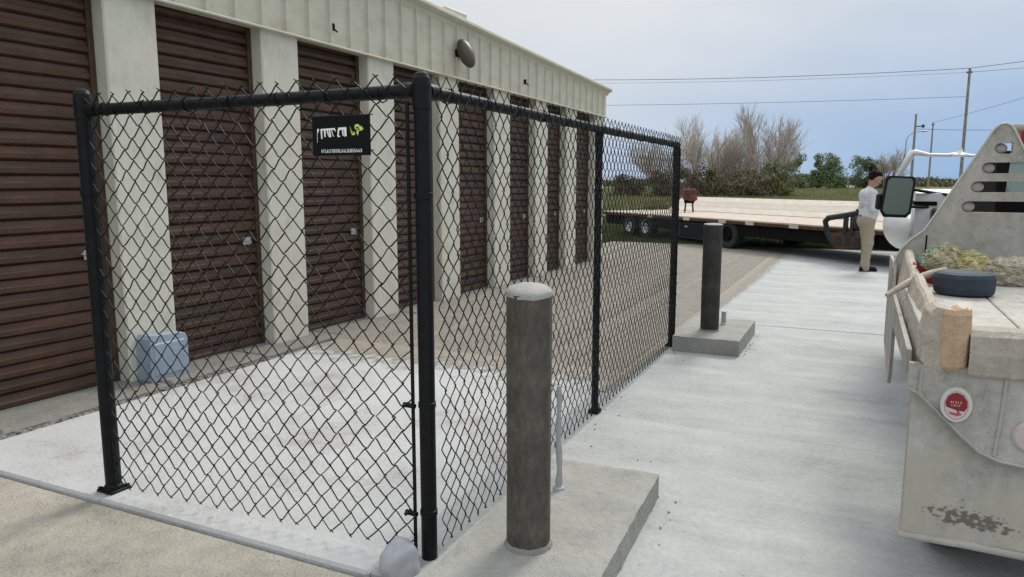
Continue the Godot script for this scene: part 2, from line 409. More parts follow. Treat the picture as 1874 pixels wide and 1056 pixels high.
# ---------------------------------------------------------------- the setting
func build_ground() -> void:
	var st := mb()
	quad(st, Vector3(-1500, -0.05, 1500), Vector3(1500, -0.05, 1500), Vector3(1500, -0.05, -2500), Vector3(-1500, -0.05, -2500), Vector3.UP)
	struct("field", st, M.turf)
	# concrete drive in poured slabs with open joints
	var d := Node3D.new(); d.name = "concrete_drive"; d.set_meta("kind", "structure"); add_child(d)
	var zs := [4.0, -2.24, -8.33, -13.4, -18.88]
	for i in zs.size() - 1:
		for xs in [[-1.7 if i > 0 else -1.4, 4.3], [4.312, 9.8]]:
			st = mb()
			box(st, Vector3(xs[0], -0.14, zs[i + 1] + 0.006), Vector3(xs[1], 0.0 - 0.002 * (i % 2), zs[i] - 0.006), 0.006)
			part(d, "slab", st, M.drive)
	# pour inside the fence, two bays with a joint at the gate post
	var e := Node3D.new(); e.name = "enclosure_slab"; e.set_meta("kind", "structure"); add_child(e)
	for xs in [[-4.66, -3.34], [-3.334, -1.706]]:
		st = mb()
		box(st, Vector3(xs[0], -0.16, -5.75), Vector3(xs[1], 0.0, -2.235), 0.012)
		part(e, "slab", st, M.slab)
	# tan apron in front
	st = mb()
	box(st, Vector3(-9, -0.2, -2.225), Vector3(-1.41, -0.022, 4.0), 0.006)
	struct("front_apron", st, M.apron)
	st = mb()
	box(st, Vector3(-6.0, -0.2, -18.88), Vector3(-1.706, 0.001, -5.756), 0.003)
	struct("gravel_lane", st, M.gravel)
	# rough kerb along the doors
	var rg := RandomNumberGenerator.new(); rg.seed = 5
	var kb := Node3D.new(); kb.name = "door_kerb"; kb.set_meta("kind", "structure"); add_child(kb)
	var z := 1.5
	while z > -14.2:
		var l := rg.randf_range(0.9, 1.5)
		st = mb()
		box(st, Vector3(-5.4, -0.15, z - l + 0.012), Vector3(-4.83 - 0.033 * (z) * 0.4 + rg.randf_range(-0.015, 0.015), 0.012 + rg.randf_range(-0.006, 0.006), z), 0.02)
		part(kb, "kerb_stone", st, M.rough_kerb)
		z -= l
	# dust and grit carried from the lane on to the slab and the drive: separate grains, thinning out
	var dn := FastNoiseLite.new(); dn.seed = 88; dn.frequency = 0.045; dn.fractal_octaves = 4
	var gi := Image.create(1024, 256, false, Image.FORMAT_RGBA8)
	for y in 256:
		for x in 1024:
			var v := y / 255.0
			var n := dn.get_noise_2d(x * 0.5, y * 0.5) * 0.55 + dn.get_noise_2d(x * 7.0, y * 7.0) * 0.75
			var c := Color(0.6, 0.572, 0.53).lightened(rg.randf_range(-0.12, 0.12) + dn.get_noise_2d(x * 12.0, y * 12.0) * 0.15)
			c.a = 1.0 if n > v * 1.15 - 0.45 else 0.0
			gi.set_pixel(x, y, c)
	var gm := mat("dirt_grains", Color.WHITE, 0.95)
	gm.albedo_texture = ImageTexture.create_from_image(gi)
	gm.transparency = BaseMaterial3D.TRANSPARENCY_ALPHA_SCISSOR; gm.alpha_scissor_threshold = 0.5
	st = mb()
	for v in [[-4.66, -4.75, 0, 1], [-4.66, -5.754, 0, 0], [-1.708, -5.754, 1, 0], [-4.66, -4.75, 0, 1], [-1.708, -5.754, 1, 0], [-1.708, -4.85, 1, 1]]:
		st.set_normal(Vector3.UP); st.set_uv(Vector2(v[2] * 1.4, v[3])); st.add_vertex(Vector3(v[0], 0.004, v[1]))
	part(e, "washed_dirt", st, gm)
	st = mb()
	for v in [[-1.708, -5.1, 0, 0], [-1.708, -18.8, 1, 0], [-1.2, -18.8, 1, 1], [-1.708, -5.1, 0, 0], [-1.2, -18.8, 1, 1], [-1.53, -5.1, 0, 1]]:
		st.set_normal(Vector3.UP); st.set_uv(Vector2(v[2] * 5.0, v[3])); st.add_vertex(Vector3(v[0], 0.004, v[1]))
	part(d, "washed_dirt", st, gm)
	# grit: small stones along block edges, fence line and the drive
	st = mb()
	for i in 150:
		var p := Vector3.ZERO
		match i % 6:
			0: p = Vector3(-0.74 + absf(rg.randfn()) * 0.02, 0, rg.randf_range(-3.45, -2.0))
			1: p = Vector3(rg.randf_range(-1.5, -0.8), 0, -3.44 - absf(rg.randfn()) * 0.02)
			2: p = Vector3(-0.91 + absf(rg.randfn()) * 0.03, 0, rg.randf_range(-7.8, -6.7))
			3: p = Vector3(-1.47 + rg.randfn() * 0.1, 0, rg.randf_range(-6.9, -3.4))
			4: p = Vector3(rg.randf_range(-1.4, 0.5), 0, rg.randf_range(-14, -2.5))
			5: p = Vector3(rg.randf_range(-4.6, -1.4), -0.022, rg.randf_range(-2.2, -1.2))
		var s := rg.randf_range(0.0015, 0.006) * (1.0 if i % 6 < 4 else 0.8)
		p.y += s * 0.35
		box(st, Vector3(-s, -s * 0.6, -s * 0.8), Vector3(s, s * 0.6, s), s * 0.4, Transform3D(Basis(Vector3.UP, rg.randf() * TAU), p))
	tmat("grit", M_tex.grav, 0.3, 0.95, 1.0, lin(0.8, 0.78, 0.74))
	var gt := part(d, "grit", st, M.grit)
	gt.set_meta("kind", "stuff")
	# crumbled filling between kerb and slab
	st = mb()
	for i in 420:
		var zz := rg.randf_range(-5.0, -2.3)
		var xx := rg.randf_range(-4.82, -4.67)
		var s := rg.randf_range(0.006, 0.02)
		box(st, Vector3(-s, -s * 0.6, -s), Vector3(s, s * 0.5, s * 0.8), s * 0.3, Transform3D(Basis(Vector3.UP, rg.randf() * TAU), Vector3(xx, -0.02, zz)))
	var cr := part(kb, "crumbled_joint", st, M.rough_kerb)
	cr.set_meta("kind", "stuff")
	st = mb()
	box(st, Vector3(-4.85, -0.2, -5.75), Vector3(-4.66, -0.03, -2.235), 0.0)
	part(kb, "joint_bed", st, M.gravel)

func fascia_bottom(z: float) -> float: return 2.96 + 0.0112 * (z + 4.2)
func eave_top(z: float) -> float: return 3.73 + 0.0489 * (z + 7.85)

func build_storage() -> void:
	var b := thing("storage_building", "long cream storage building with brown roll-up doors between square columns", "building", Vector3(-5.2, 0, 0), -atan(0.033))
	var cols := [[1.2, 0.75], [-0.75, -1.2], [-2.25, -2.7], [-3.75, -4.19], [-5.27, -5.74], [-6.81, -7.28], [-8.25, -8.71], [-9.69, -10.19], [-11.09, -11.56], [-12.35, -12.83], [-13.75, -14.24]]
	var st: SurfaceTool
	for c in cols:
		st = mb()
		box(st, Vector3(-0.2, -0.02, c[1]), Vector3(0.0, fascia_bottom(c[0]) + 0.1, c[0]), 0.012)
		part(b, "column", st, M.cream)
	# wall behind the doors, end wall, back wall, roof
	st = mb()
	box(st, Vector3(-0.42, -0.1, -14.2), Vector3(-0.26, 3.3, 1.2), 0.0)
	part(b, "inner_wall", st, M.cream)
	st = mb()
	prism(st, PackedVector2Array([Vector2(-0.43, -0.1), Vector2(-8, -0.1), Vector2(-8, 3.0), Vector2(-0.43, 3.2)]), func(v, t): return Vector3(v.x, v.y, -14.22 + 0.15 * t))
	part(b, "end_wall", st, M.cream)
	st = mb()
	quad(st, Vector3(-0.05, eave_top(1.4) - 0.06, 1.4), Vector3(-0.05, eave_top(-14.25) - 0.06, -14.25), Vector3(-8, 3.0, -14.25), Vector3(-8, 3.3, 1.4), Vector3.UP)
	part(b, "roof", st, M.fascia)
	# roll-up doors, slat by slat
	var pitch := 0.1
	var prof := [Vector2(-0.004, 0.0), Vector2(0.019, 0.01), Vector2(0.03, 0.013), Vector2(0.034, 0.046), Vector2(0.03, 0.051), Vector2(0.02, 0.054), Vector2(0.01, 0.09), Vector2(-0.004, 0.1)]
	for i in cols.size() - 1:
		var z0: float = cols[i][1] - 0.003; var z1: float = cols[i + 1][0] + 0.003
		var w := z0 - z1
		var top := fascia_bottom(z0) + 0.02
		var dn := Node3D.new(); dn.name = "roll_up_door"; b.add_child(dn, true)
		dn.position = Vector3(-0.17, 0.0, 0.0)
		var n := int(top / pitch) + 1
		# three slat shapes per door, each a little bowed in its own way
		var shapes := []
		for v in 3:
			var nz := FastNoiseLite.new(); nz.seed = 300 + i * 7 + v; nz.frequency = 1.6
			st = mb()
			var segs := 6
			for s in segs:
				for p in prof.size() - 1:
					var a: Vector2 = prof[p]; var bb: Vector2 = prof[p + 1]
					var q := []
					for e in [[a, s], [a, s + 1], [bb, s + 1], [bb, s]]:
						var zz: float = z0 - w * e[1] / segs
						var wob := nz.get_noise_1d(zz * 2.0) * 0.006
						var wob2 := nz.get_noise_1d(zz * 2.0 + 50.0) * 0.004
						q.append(Vector3(e[0].x + wob2, e[0].y + wob, zz))
					var nn := Vector3(bb.y - a.y, -(bb.x - a.x), 0)
					quad(st, q[0], q[1], q[2], q[3], nn)
			shapes.append(st.commit())
		for k in n:
			var y := k * pitch
			if y + pitch > top + 0.09: break
			var o := mesh_node("slat", shapes[(k * 2 + i) % 3], M["slat%d" % (((k * 7 + i * 3) % 3) + (2 if i == 2 else 0))], dn)
			o.position = Vector3(0, y, 0)
			o.rotation.x = sin(k * 12.9 + i) * 0.0025
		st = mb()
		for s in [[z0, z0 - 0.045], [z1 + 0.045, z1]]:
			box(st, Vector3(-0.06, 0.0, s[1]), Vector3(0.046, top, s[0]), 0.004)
		part(dn, "guide_channel", st, M.slat1)  # door guide, set proud so its dark face paints the shadow gap
		# bottom bar with its rubber seal, resting on the kerb
		st = mb()
		box(st, Vector3(0.0, 0.012, z1 + 0.046), Vector3(0.04, 0.05, z0 - 0.046), 0.005)
		box(st, Vector3(0.004, 0.0, z1 + 0.05), Vector3(0.034, 0.013, z0 - 0.05), 0.002)
		part(dn, "bottom_bar", st, M.slat1)
		# latch
		st = mb()
		var lz := z1 + 0.16
		box(st, Vector3(0.028, 0.98, lz - 0.045), Vector3(0.04, 1.05, lz + 0.045), 0.004)
		rod(st, Vector3(0.04, 1.0, lz - 0.05), Vector3(0.052, 1.03, lz + 0.07), 0.008, 8)
		part(dn, "latch", st, M.galv)
	# ribbed fascia, panel by panel
	var z := 1.2
	var pw := 0.305
	while z > -14.2:
		var ze := maxf(z - pw, -14.25)
		st = mb()
		var f := func(zz: float, x: float, up: bool) -> Vector3: return Vector3(x, (eave_top(zz) - 0.1) if up else fascia_bottom(zz), zz)
		var zr := [z - 0.001, z - 0.028, z - 0.036, z - 0.068, z - 0.076, ze + 0.001]
		var xr := [0.03, 0.03, 0.054, 0.054, 0.03, 0.03]
		for k in 5:
			quad(st, f.call(zr[k], xr[k], false), f.call(zr[k + 1], xr[k + 1], false), f.call(zr[k + 1], xr[k + 1], true), f.call(zr[k], xr[k], true), Vector3(1, 0, -0.4 * signf(xr[k + 1] - xr[k]) * -1.0))
		quad(st, f.call(zr[0], 0.03, false), f.call(zr[5], 0.03, false), f.call(zr[5], -0.12, false), f.call(zr[0], -0.12, false), Vector3.DOWN)
		part(b, "fascia_panel", st, M.fascia)
		z = ze
	st = mb()
	quad(st, Vector3(0.03, fascia_bottom(-14.25), -14.251), Vector3(-0.43, fascia_bottom(-14.25), -14.251), Vector3(-0.43, eave_top(-14.25) - 0.1, -14.251), Vector3(0.03, eave_top(-14.25) - 0.1, -14.251), Vector3.FORWARD)
	part(b, "fascia_return", st, M.fascia)
	st = mb()
	for seg in [[1.4, -14.32]]:
		var a := Vector3(0, fascia_bottom(seg[0]), seg[0]); var e := Vector3(0, fascia_bottom(seg[1] + 0.07), seg[1] + 0.07)
		tube(st, [a + Vector3(0.05, -0.008, 0), e + Vector3(0.05, -0.008, 0)], [0.014, 0.014], 6)
	part(b, "drip_trim", st, M.fascia)
	# eave: rolled cap over a sloping soffit
	var ep := [Vector2(-0.12, -0.005), Vector2(-0.02, 0.0), Vector2(0.1, -0.012), Vector2(0.13, -0.03), Vector2(0.135, -0.065), Vector2(0.11, -0.085), Vector2(0.06, -0.105), Vector2(0.032, -0.16), Vector2(0.029, -0.16)]
	st = mb()
	var segz := [1.4, -2.0, -5.0, -8.3, -8.31, -11.5, -14.33]
	for s in segz.size() - 1:
		for p in ep.size() - 1:
			var q := []
			for e in [[p, s], [p, s + 1], [p + 1, s + 1], [p + 1, s]]:
				var zz: float = segz[e[1]]
				q.append(Vector3(ep[e[0]].x, eave_top(zz) + ep[e[0]].y + sin(zz * 1.7) * 0.008, zz))
			quad(st, q[0], q[1], q[2], q[3], Vector3(ep[p + 1].y - ep[p].y, ep[p + 1].x - ep[p].x, 0).abs() * Vector3(1, 1 if p < 4 else -1, 0))
	var cap := []
	for p in ep.size(): cap.append(Vector3(ep[p].x, eave_top(-14.33) + ep[p].y + sin(-14.33 * 1.7) * 0.008, -14.33))
	for p in range(1, cap.size() - 1): tri(st, cap[0], cap[p], cap[p + 1], Vector3.FORWARD)
	part(b, "eave", st, M.fascia)
	st = mb()
	box(st, Vector3(-0.2, eave_top(-8.6) - 0.03, -8.86), Vector3(0.05, eave_top(-8.6) + 0.065, -8.35), 0.015)
	part(b, "roof_hatch", st, M.fascia)
	for h in [[-6.2, 3.12], [-10.6, 3.1]]:
		st = mb()
		box(st, Vector3(0.03, h[1] - 0.04, h[0] - 0.02), Vector3(0.06, h[1] + 0.03, h[0] + 0.02), 0.006)
		rod(st, Vector3(0.05, h[1] - 0.02, h[0]), Vector3(0.1, h[1] - 0.06, h[0]), 0.009, 8)
		part(b, "hook", st, M.chassis)
	# wall lamp
	var lt := thing("wall_lamp", "small brown oval wall lamp fixed to the ribbed fascia", "lamp", Vector3(-4.91 + 0.05, 3.22, -8.62), -0.03)
	st = mb()
	box(st, Vector3(-0.05, -0.05, -0.05), Vector3(0.04, 0.05, 0.05), 0.01)
	part(lt, "bracket", st, M.chassis)
	st = mb()
	lump(st, Vector3.ZERO, Vector3(0.1, 0.2, 0.115), 0.03, 1.5, 8, 14, 20, -1e9, Transform3D(Basis(Vector3.RIGHT, 0.0) * Basis(Vector3(0, 0, 1), 0.45), Vector3(0.11, -0.01, 0)))
	mat("lamp_brown", lin(0.075, 0.06, 0.045), 0.45)
	part(lt, "housing", st, M.lamp_brown)
	st = mb()
	for i in 7:
		var y := -0.1 + i * 0.03
		var xf := Transform3D(Basis(Vector3(0, 0, 1), 0.45), Vector3(0.11, -0.01, 0))
		var ww := 0.1 * sqrt(maxf(0.05, 1.0 - pow(y / 0.15, 2)))
		tube(st, [xf * Vector3(0.02, y, -ww), xf * Vector3(0.087 * ww / 0.1, y, 0), xf * Vector3(0.02, y, ww)], [0.006], 5)
	part(lt, "cooling_fin", st, M.chassis)
	# utility box at the foot of the first column in view
	var ub := thing("utility_box", "grey-blue plastic utility box standing against a cream column", "utility box", Vector3(-4.992, 0, -3.975), -0.06)
	ub.scale = Vector3(1.0, 1.0, 0.88)
	st = mb()
	prism(st, PackedVector2Array([Vector2(-0.2, 0.0), Vector2(0.19, 0.0), Vector2(0.2, 0.03), Vector2(0.2, 0.3), Vector2(0.18, 0.34), Vector2(-0.16, 0.36), Vector2(-0.19, 0.33), Vector2(-0.2, 0.05)]),
		func(v, t): return Vector3(-0.07 + 0.17 * t - 0.02 * t * v.y, v.y + 0.012, -v.x * (1.0 - 0.03 * t)))
	part(ub, "body", st, M.box_blue)
	st = mb()
	box(st, Vector3(0.085, 0.05, -0.16), Vector3(0.108, 0.31, 0.16), 0.01)
	part(ub, "cover", st, M.box_blue)
	st = mb()
	for s in [-1, 1]:
		rod(st, Vector3(0.1, 0.18, 0.14 * s), Vector3(0.114, 0.18, 0.14 * s), 0.008, 8)
	part(ub, "screw", st, M.galv)

# ---------------------------------------------------------------- fence
func fence_post(f: Node3D, p: Vector3, h: float, r: float, plate: bool) -> void:
	var st := mb()
	lathe(st, [Vector2(r, 0.0), Vector2(r, h - 0.14), Vector2(r + 0.004, h - 0.14), Vector2(r + 0.004, h - 0.05), Vector2(r + 0.001, h - 0.025), Vector2(r * 0.8, h - 0.008), Vector2(r * 0.4, h), Vector2(0.0, h + 0.002)], 24, Transform3D(Basis.IDENTITY, p))
	var o := part(f, "post", st, M.vinyl)
	st = mb()
	for y in [1.5]:
		if y < h:
			lathe(st, [Vector2(r, y - 0.014), Vector2(r + 0.005, y - 0.012), Vector2(r + 0.005, y + 0.012), Vector2(r, y + 0.014)], 20, Transform3D(Basis.IDENTITY, p))
	part(o, "clamp_band", st, M.vinyl)
	if plate:
		st = mb()
		var bs := 1.5 if r < 0.04 else 1.9
		box(st, p + Vector3(-r * bs, 0.0, -r * bs), p + Vector3(r * bs, 0.014, r * bs), 0.003)
		lathe(st, [Vector2(r * 1.25, 0.013), Vector2(r * 1.12, 0.03), Vector2(r, 0.034)], 20, Transform3D(Basis.IDENTITY, p))
		for sx in [-1, 1]:
			for sz in [-1, 1]:
				lathe(st, [Vector2(0.011, 0.013), Vector2(0.011, 0.024), Vector2(0.0, 0.026)], 6, Transform3D(Basis.IDENTITY, p + Vector3(sx, 0, sz) * r * (bs - 0.35)))
		part(o, "base_plate", st, M.vinyl)

func strand(par: int, rows: int, s: float, hh: float, r: float, nz: FastNoiseLite, ph: float) -> Mesh:
	var pts := []
	for k in rows + 1:
		var right := (k + par) % 2
		var x := s * right
		var y := k * hh
		var wx := nz.get_noise_2d(y * 3.0, ph) * 0.015
		var wy := nz.get_noise_2d(y * 3.0, ph + 40.0) * 0.015
		var zz := 0.0026 * (1 if (right == 1) else -1)
		var dirx := 1.0 if right == 1 else -1.0
		# the bend where two wires hook: short round turn
		pts.append(Vector3(x - dirx * 0.006 + wx, y - hh * 0.14 + wy, zz - 0.003 * dirx))
		pts.append(Vector3(x + dirx * 0.0012 + wx, y + wy, zz * -1.0))
		pts.append(Vector3(x - dirx * 0.006 + wx, y + hh * 0.14 + wy, zz + 0.003 * dirx))
	var st := mb()
	tube(st, pts, [r], 4, false)
	return st.commit()

func fence_mesh(f: Node3D, a: Vector3, b: Vector3, s: float, h0: float, h1: float, r: float, sd: int) -> void:
	var d := (b - a); var l := d.length(); d = d.normalized()
	var n := int(round(l / s))
	s = l / n
	var rows := 38
	var hh := (h1 - h0) / rows
	var basis := Basis(d, Vector3.UP, d.cross(Vector3.UP))
	var nz := FastNoiseLite.new(); nz.seed = sd; nz.frequency = 1.0
	var shapes := []
	for v in 8: shapes.append(strand(v % 2, rows, s, hh, r, nz, v * 3.7))
	for i in n:
		var o := mesh_node("wire", shapes[(i % 2) + 2 * ((i * 5) % 4)], M.wire, f)
		o.transform = Transform3D(basis, a + d * (i * s) + Vector3(0, h0, 0))

func build_fence() -> void:
	var f := thing("chain_link_fence", "black vinyl chain link fence enclosing a concrete pad with tall round posts", "fence")
	var L := Vector3(-3.36, 0, -2.34); var C := Vector3(-1.545, 0, -2.45); var Mp := Vector3(-1.56, 0, -4.6); var E := Vector3(-1.575, 0, -6.87)
	fence_post(f, L, 1.99, 0.038, true)
	fence_post(f, C, 1.97, 0.033, false)
	fence_post(f, Mp, 1.92, 0.024, true)
	fence_post(f, E, 1.93, 0.029, true)
	var st := mb()
	tube(st, [L + Vector3(0.03, 1.89, 0), L.lerp(C, 0.5) + Vector3(0, 1.893, 0), C + Vector3(-0.03, 1.9, 0)], [0.027], 14)
	part(f, "top_rail", st, M.vinyl)
	st = mb()
	tube(st, [C + Vector3(0, 1.9, -0.03), Mp + Vector3(0, 1.895, 0.02)], [0.026], 14)
	part(f, "top_rail", st, M.vinyl)
	st = mb()
	tube(st, [Mp + Vector3(0, 1.895, -0.02), E + Vector3(0, 1.9, 0.02)], [0.026], 14)
	part(f, "top_rail", st, M.vinyl)
	# rail ends cupped on the posts
	for q in [[L + Vector3(0.052, 1.89, 0), Vector3(1, 0, 0)], [C + Vector3(-0.055, 1.9, 0.0), Vector3(-1, 0, 0)], [C + Vector3(0, 1.9, -0.055), Vector3(0, 0, -1)], [E + Vector3(0, 1.9, 0.05), Vector3(0, 0, 1)]]:
		st = mb()
		var p: Vector3 = q[0]; var d: Vector3 = q[1]
		tube(st, [p - d * 0.02, p + d * 0.01, p + d * 0.05], [0.031, 0.034, 0.03], 12)
		part(f, "rail_cup", st, M.vinyl)
	var front := Vector3(0.004, 0, 0.034)
	fence_mesh(f, L + Vector3(0.045, 0, 0.02), C + Vector3(-0.046, 0, 0.03), 0.0465, 0.04, 1.955, 0.0031, 9)
	fence_mesh(f, C + Vector3(0.034, 0, -0.05), E + Vector3(0.036, 0, 0.0), 0.04, 0.04, 1.955, 0.0027, 19)
	# tension bars and their brace bands
	for q in [C + Vector3(-0.048, 0, 0.03), E + Vector3(0.04, 0, 0.045), L + Vector3(0.05, 0, 0.02)]:
		st = mb()
		box(st, q + Vector3(-0.007, 0.03, -0.004), q + Vector3(0.007, 1.86, 0.004), 0.001)
		part(f, "tension_bar", st, M.vinyl)
	for y in [0.2, 0.66]:
		st = mb()
		rod(st, C + Vector3(-0.085, y, 0.04), C + Vector3(-0.03, y, 0.045), 0.011, 8)
		rod(st, C + Vector3(-0.075, y, 0.02), C + Vector3(-0.075, y, 0.062), 0.008, 6)
		lathe(st, [Vector2(0.033, y - 0.012), Vector2(0.0365, y - 0.01), Vector2(0.0365, y + 0.01), Vector2(0.033, y + 0.012)], 20, Transform3D(Basis.IDENTITY, C))
		part(f, "brace_band", st, M.vinyl)
	# wire ties round the rail
	for i in 7:
		st = mb()
		var t := (i + 0.6) / 7.3
		var p := L.lerp(C, t) + Vector3(0, 1.892, 0)
		var ring := []
		for k in 9: ring.append(p + Vector3((k - 4) * 0.002, cos(k * TAU / 8.0) * 0.031, sin(k * TAU / 8.0) * 0.033))
		tube(st, ring, [0.003], 5)
		part(f, "wire_tie", st, M.wire)
	for i in 13:
		st = mb()
		var p := C.lerp(E, (i + 0.6) / 13.4) + Vector3(0, 1.898, 0)
		var ring := []
		for k in 9: ring.append(p + Vector3(sin(k * TAU / 8.0) * 0.033, cos(k * TAU / 8.0) * 0.031, (k - 4) * 0.002))
		tube(st, ring, [0.003], 5)
		part(f, "wire_tie", st, M.wire)
	# sign
	var sg := thing("fence_sign", "small black sign with white lettering and a yellow-green emblem on the fence", "sign", Vector3(-1.866, 1.735, -2.362), 0.06)
	var im := Image.create(320, 226, false, Image.FORMAT_RGB8)
	im.fill(Color(0.05, 0.06, 0.068))
	var w := Color(0.98, 0.98, 0.97); var gr := Color(0.72, 0.82, 0.36); var gl := Color(0.86, 0.93, 0.62); var bk := Color(0.09, 0.1, 0.09)
	var P := func(a: Array) -> PackedVector2Array:
		var o := PackedVector2Array()
		for i in range(0, a.size(), 2): o.append(Vector2((a[i] - 165.0) / 945.0 * 320.0, (a[i + 1] - 210.0) / 668.0 * 226.0))
		return o
	for q in [[248, 425, 282, 420, 274, 470, 254, 495, 246, 660, 240, 660, 246, 490], [303, 425, 552, 415, 552, 447, 303, 452], [303, 430, 332, 430, 334, 596, 312, 596], [362, 440, 394, 440, 388, 566, 366, 566], [404, 440, 432, 440, 452, 576, 428, 540],
		[446, 440, 466, 440, 486, 560, 462, 578, 452, 566], [478, 440, 496, 440, 520, 540, 540, 560, 512, 556], [520, 430, 545, 420, 566, 470, 548, 472], [604, 412, 736, 406, 744, 448, 600, 456], [596, 440, 626, 440, 610, 540, 640, 560, 600, 578, 585, 550], [664, 440, 690, 440, 694, 556, 672, 548], [700, 440, 742, 440, 740, 560, 704, 566]]:
		fill_poly(im, P.call(q), w)
	for q in [[880, 372, 925, 360, 960, 380, 965, 420, 930, 460, 890, 455, 872, 420], [940, 400, 990, 395, 1022, 440, 1000, 472, 950, 478, 920, 450], [798, 390, 812, 420, 826, 480, 870, 490, 890, 520, 860, 552, 825, 540, 810, 480]]:
		fill_poly(im, P.call(q), gr)
	for q in [[890, 380, 925, 368, 945, 390, 925, 400, 900, 410], [955, 420, 985, 415, 1005, 445, 975, 455], [840, 520, 875, 520, 860, 548, 838, 540], [905, 470, 945, 470, 935, 520, 925, 562, 908, 510]]:
		fill_poly(im, P.call(q), gl)
	for q in [[895, 405, 930, 408, 945, 430, 915, 440], [925, 445, 965, 440, 950, 465], [830, 490, 858, 500, 840, 515]]:
		fill_poly(im, P.call(q), bk)
	var rg := RandomNumberGenerator.new(); rg.seed = 12
	var x := 310.0
	var small := Color(0.9, 0.9, 0.9)
	while x < 968.0:
		var cw := rg.randf_range(20, 30)
		fill_poly(im, P.call([x, 776, x + 9, 776, x + 9, 836, x, 836]), small)
		match rg.randi_range(0, 3):
			0: fill_poly(im, P.call([x, 776, x + cw, 778, x + cw, 790, x, 790]), small)
			1: fill_poly(im, P.call([x + 6, 780, x + cw, 824, x + cw - 8, 836, x, 800]), small)
			2: fill_poly(im, P.call([x, 822, x + cw, 822, x + cw, 836, x, 836]), small)
			3: fill_poly(im, P.call([x + cw - 9, 776, x + cw, 776, x + cw, 836, x + cw - 9, 836]), small)
		x += cw + 7
	var sm := mat("sign_print", Color.WHITE, 0.55); sm.metallic_specular = 0.3; sm.albedo_texture = ImageTexture.create_from_image(im)
	mat("sign_board", lin(0.009, 0.011, 0.013), 0.5)
	st = mb()
	box(st, Vector3(-0.134, -0.078, -0.005), Vector3(0.134, 0.078, 0.0), 0.001)
	part(sg, "board", st, M.sign_board)
	st = mb()
	for v in [[-0.132, -0.076, 0, 1], [-0.132, 0.076, 0, 0], [0.132, 0.076, 1, 0], [-0.132, -0.076, 0, 1], [0.132, 0.076, 1, 0], [0.132, -0.076, 1, 1]]:
		st.set_normal(Vector3.BACK); st.set_uv(Vector2(v[2], v[3])); st.add_vertex(Vector3(v[0], v[1], 0.0035))
	part(sg, "print", st, sm)
	for q in [Vector2(-0.12, 0.068), Vector2(0.12, 0.068), Vector2(-0.12, -0.068), Vector2(0.12, -0.068)]:
		st = mb()
		tube(st, [Vector3(q.x, q.y, 0.006), Vector3(q.x + 0.006, q.y + 0.003, 0.008), Vector3(q.x + 0.01, q.y + 0.012, -0.03)], [0.0022], 5)
		part(sg, "tie", st, M.wire)

# ---------------------------------------------------------------- bollards and blocks
func slab_block(label: String, lo: Vector3, hi: Vector3, sd: int, turn := 0.0) -> void:
	var b := thing("concrete_block", label, "concrete block", Vector3((lo.x + hi.x) / 2, 0, (lo.z + hi.z) / 2), turn, "concrete blocks under the bollards")
	var st := mb()
	var nz := FastNoiseLite.new(); nz.seed = sd; nz.frequency = 2.2
	var nx := 14; var nzc := int(14 * (hi.z - lo.z) / (hi.x - lo.x))
	var o := b.position
	var P := func(i: int, j: int, y: float) -> Vector3:
		var u := float(i) / nx; var v := float(j) / nzc
		var p := Vector3(lerpf(lo.x, hi.x, u), y, lerpf(lo.z, hi.z, v)) - o
		var edge := i == 0 or j == 0 or i == nx or j == nzc
		p.x += nz.get_noise_2d(p.z * 3.0, y * 9.0 + 7) * 0.006 * (1.0 if (i == 0 or i == nx) else 0.0)
		p.z += nz.get_noise_2d(p.x * 3.0, y * 9.0 + 17) * 0.006 * (1.0 if (j == 0 or j == nzc) else 0.0)
		p.y += nz.get_noise_2d(p.x * 2.0, p.z * 2.0) * 0.006 if y > 0.05 else 0.0
		if edge and y > 0.05: p.y -= 0.006 + absf(nz.get_noise_2d(p.x * 9.0, p.z * 9.0)) * 0.01
		return p
	for i in nx:
		for j in nzc:
			quad(st, P.call(i, j, hi.y), P.call(i + 1, j, hi.y), P.call(i + 1, j + 1, hi.y), P.call(i, j + 1, hi.y), Vector3.UP)
	for i in nx:
		for s in [0, nzc]:
			quad(st, P.call(i, s, 0.0), P.call(i + 1, s, 0.0), P.call(i + 1, s, hi.y), P.call(i, s, hi.y), Vector3(0, 0, -1 if s == 0 else 1))
	for j in nzc:
		for s in [0, nx]:
			quad(st, P.call(s, j, 0.0), P.call(s, j + 1, 0.0), P.call(s, j + 1, hi.y), P.call(s, j, hi.y), Vector3(-1 if s == 0 else 1, 0, 0))
	part(b, "block", st, M.block)

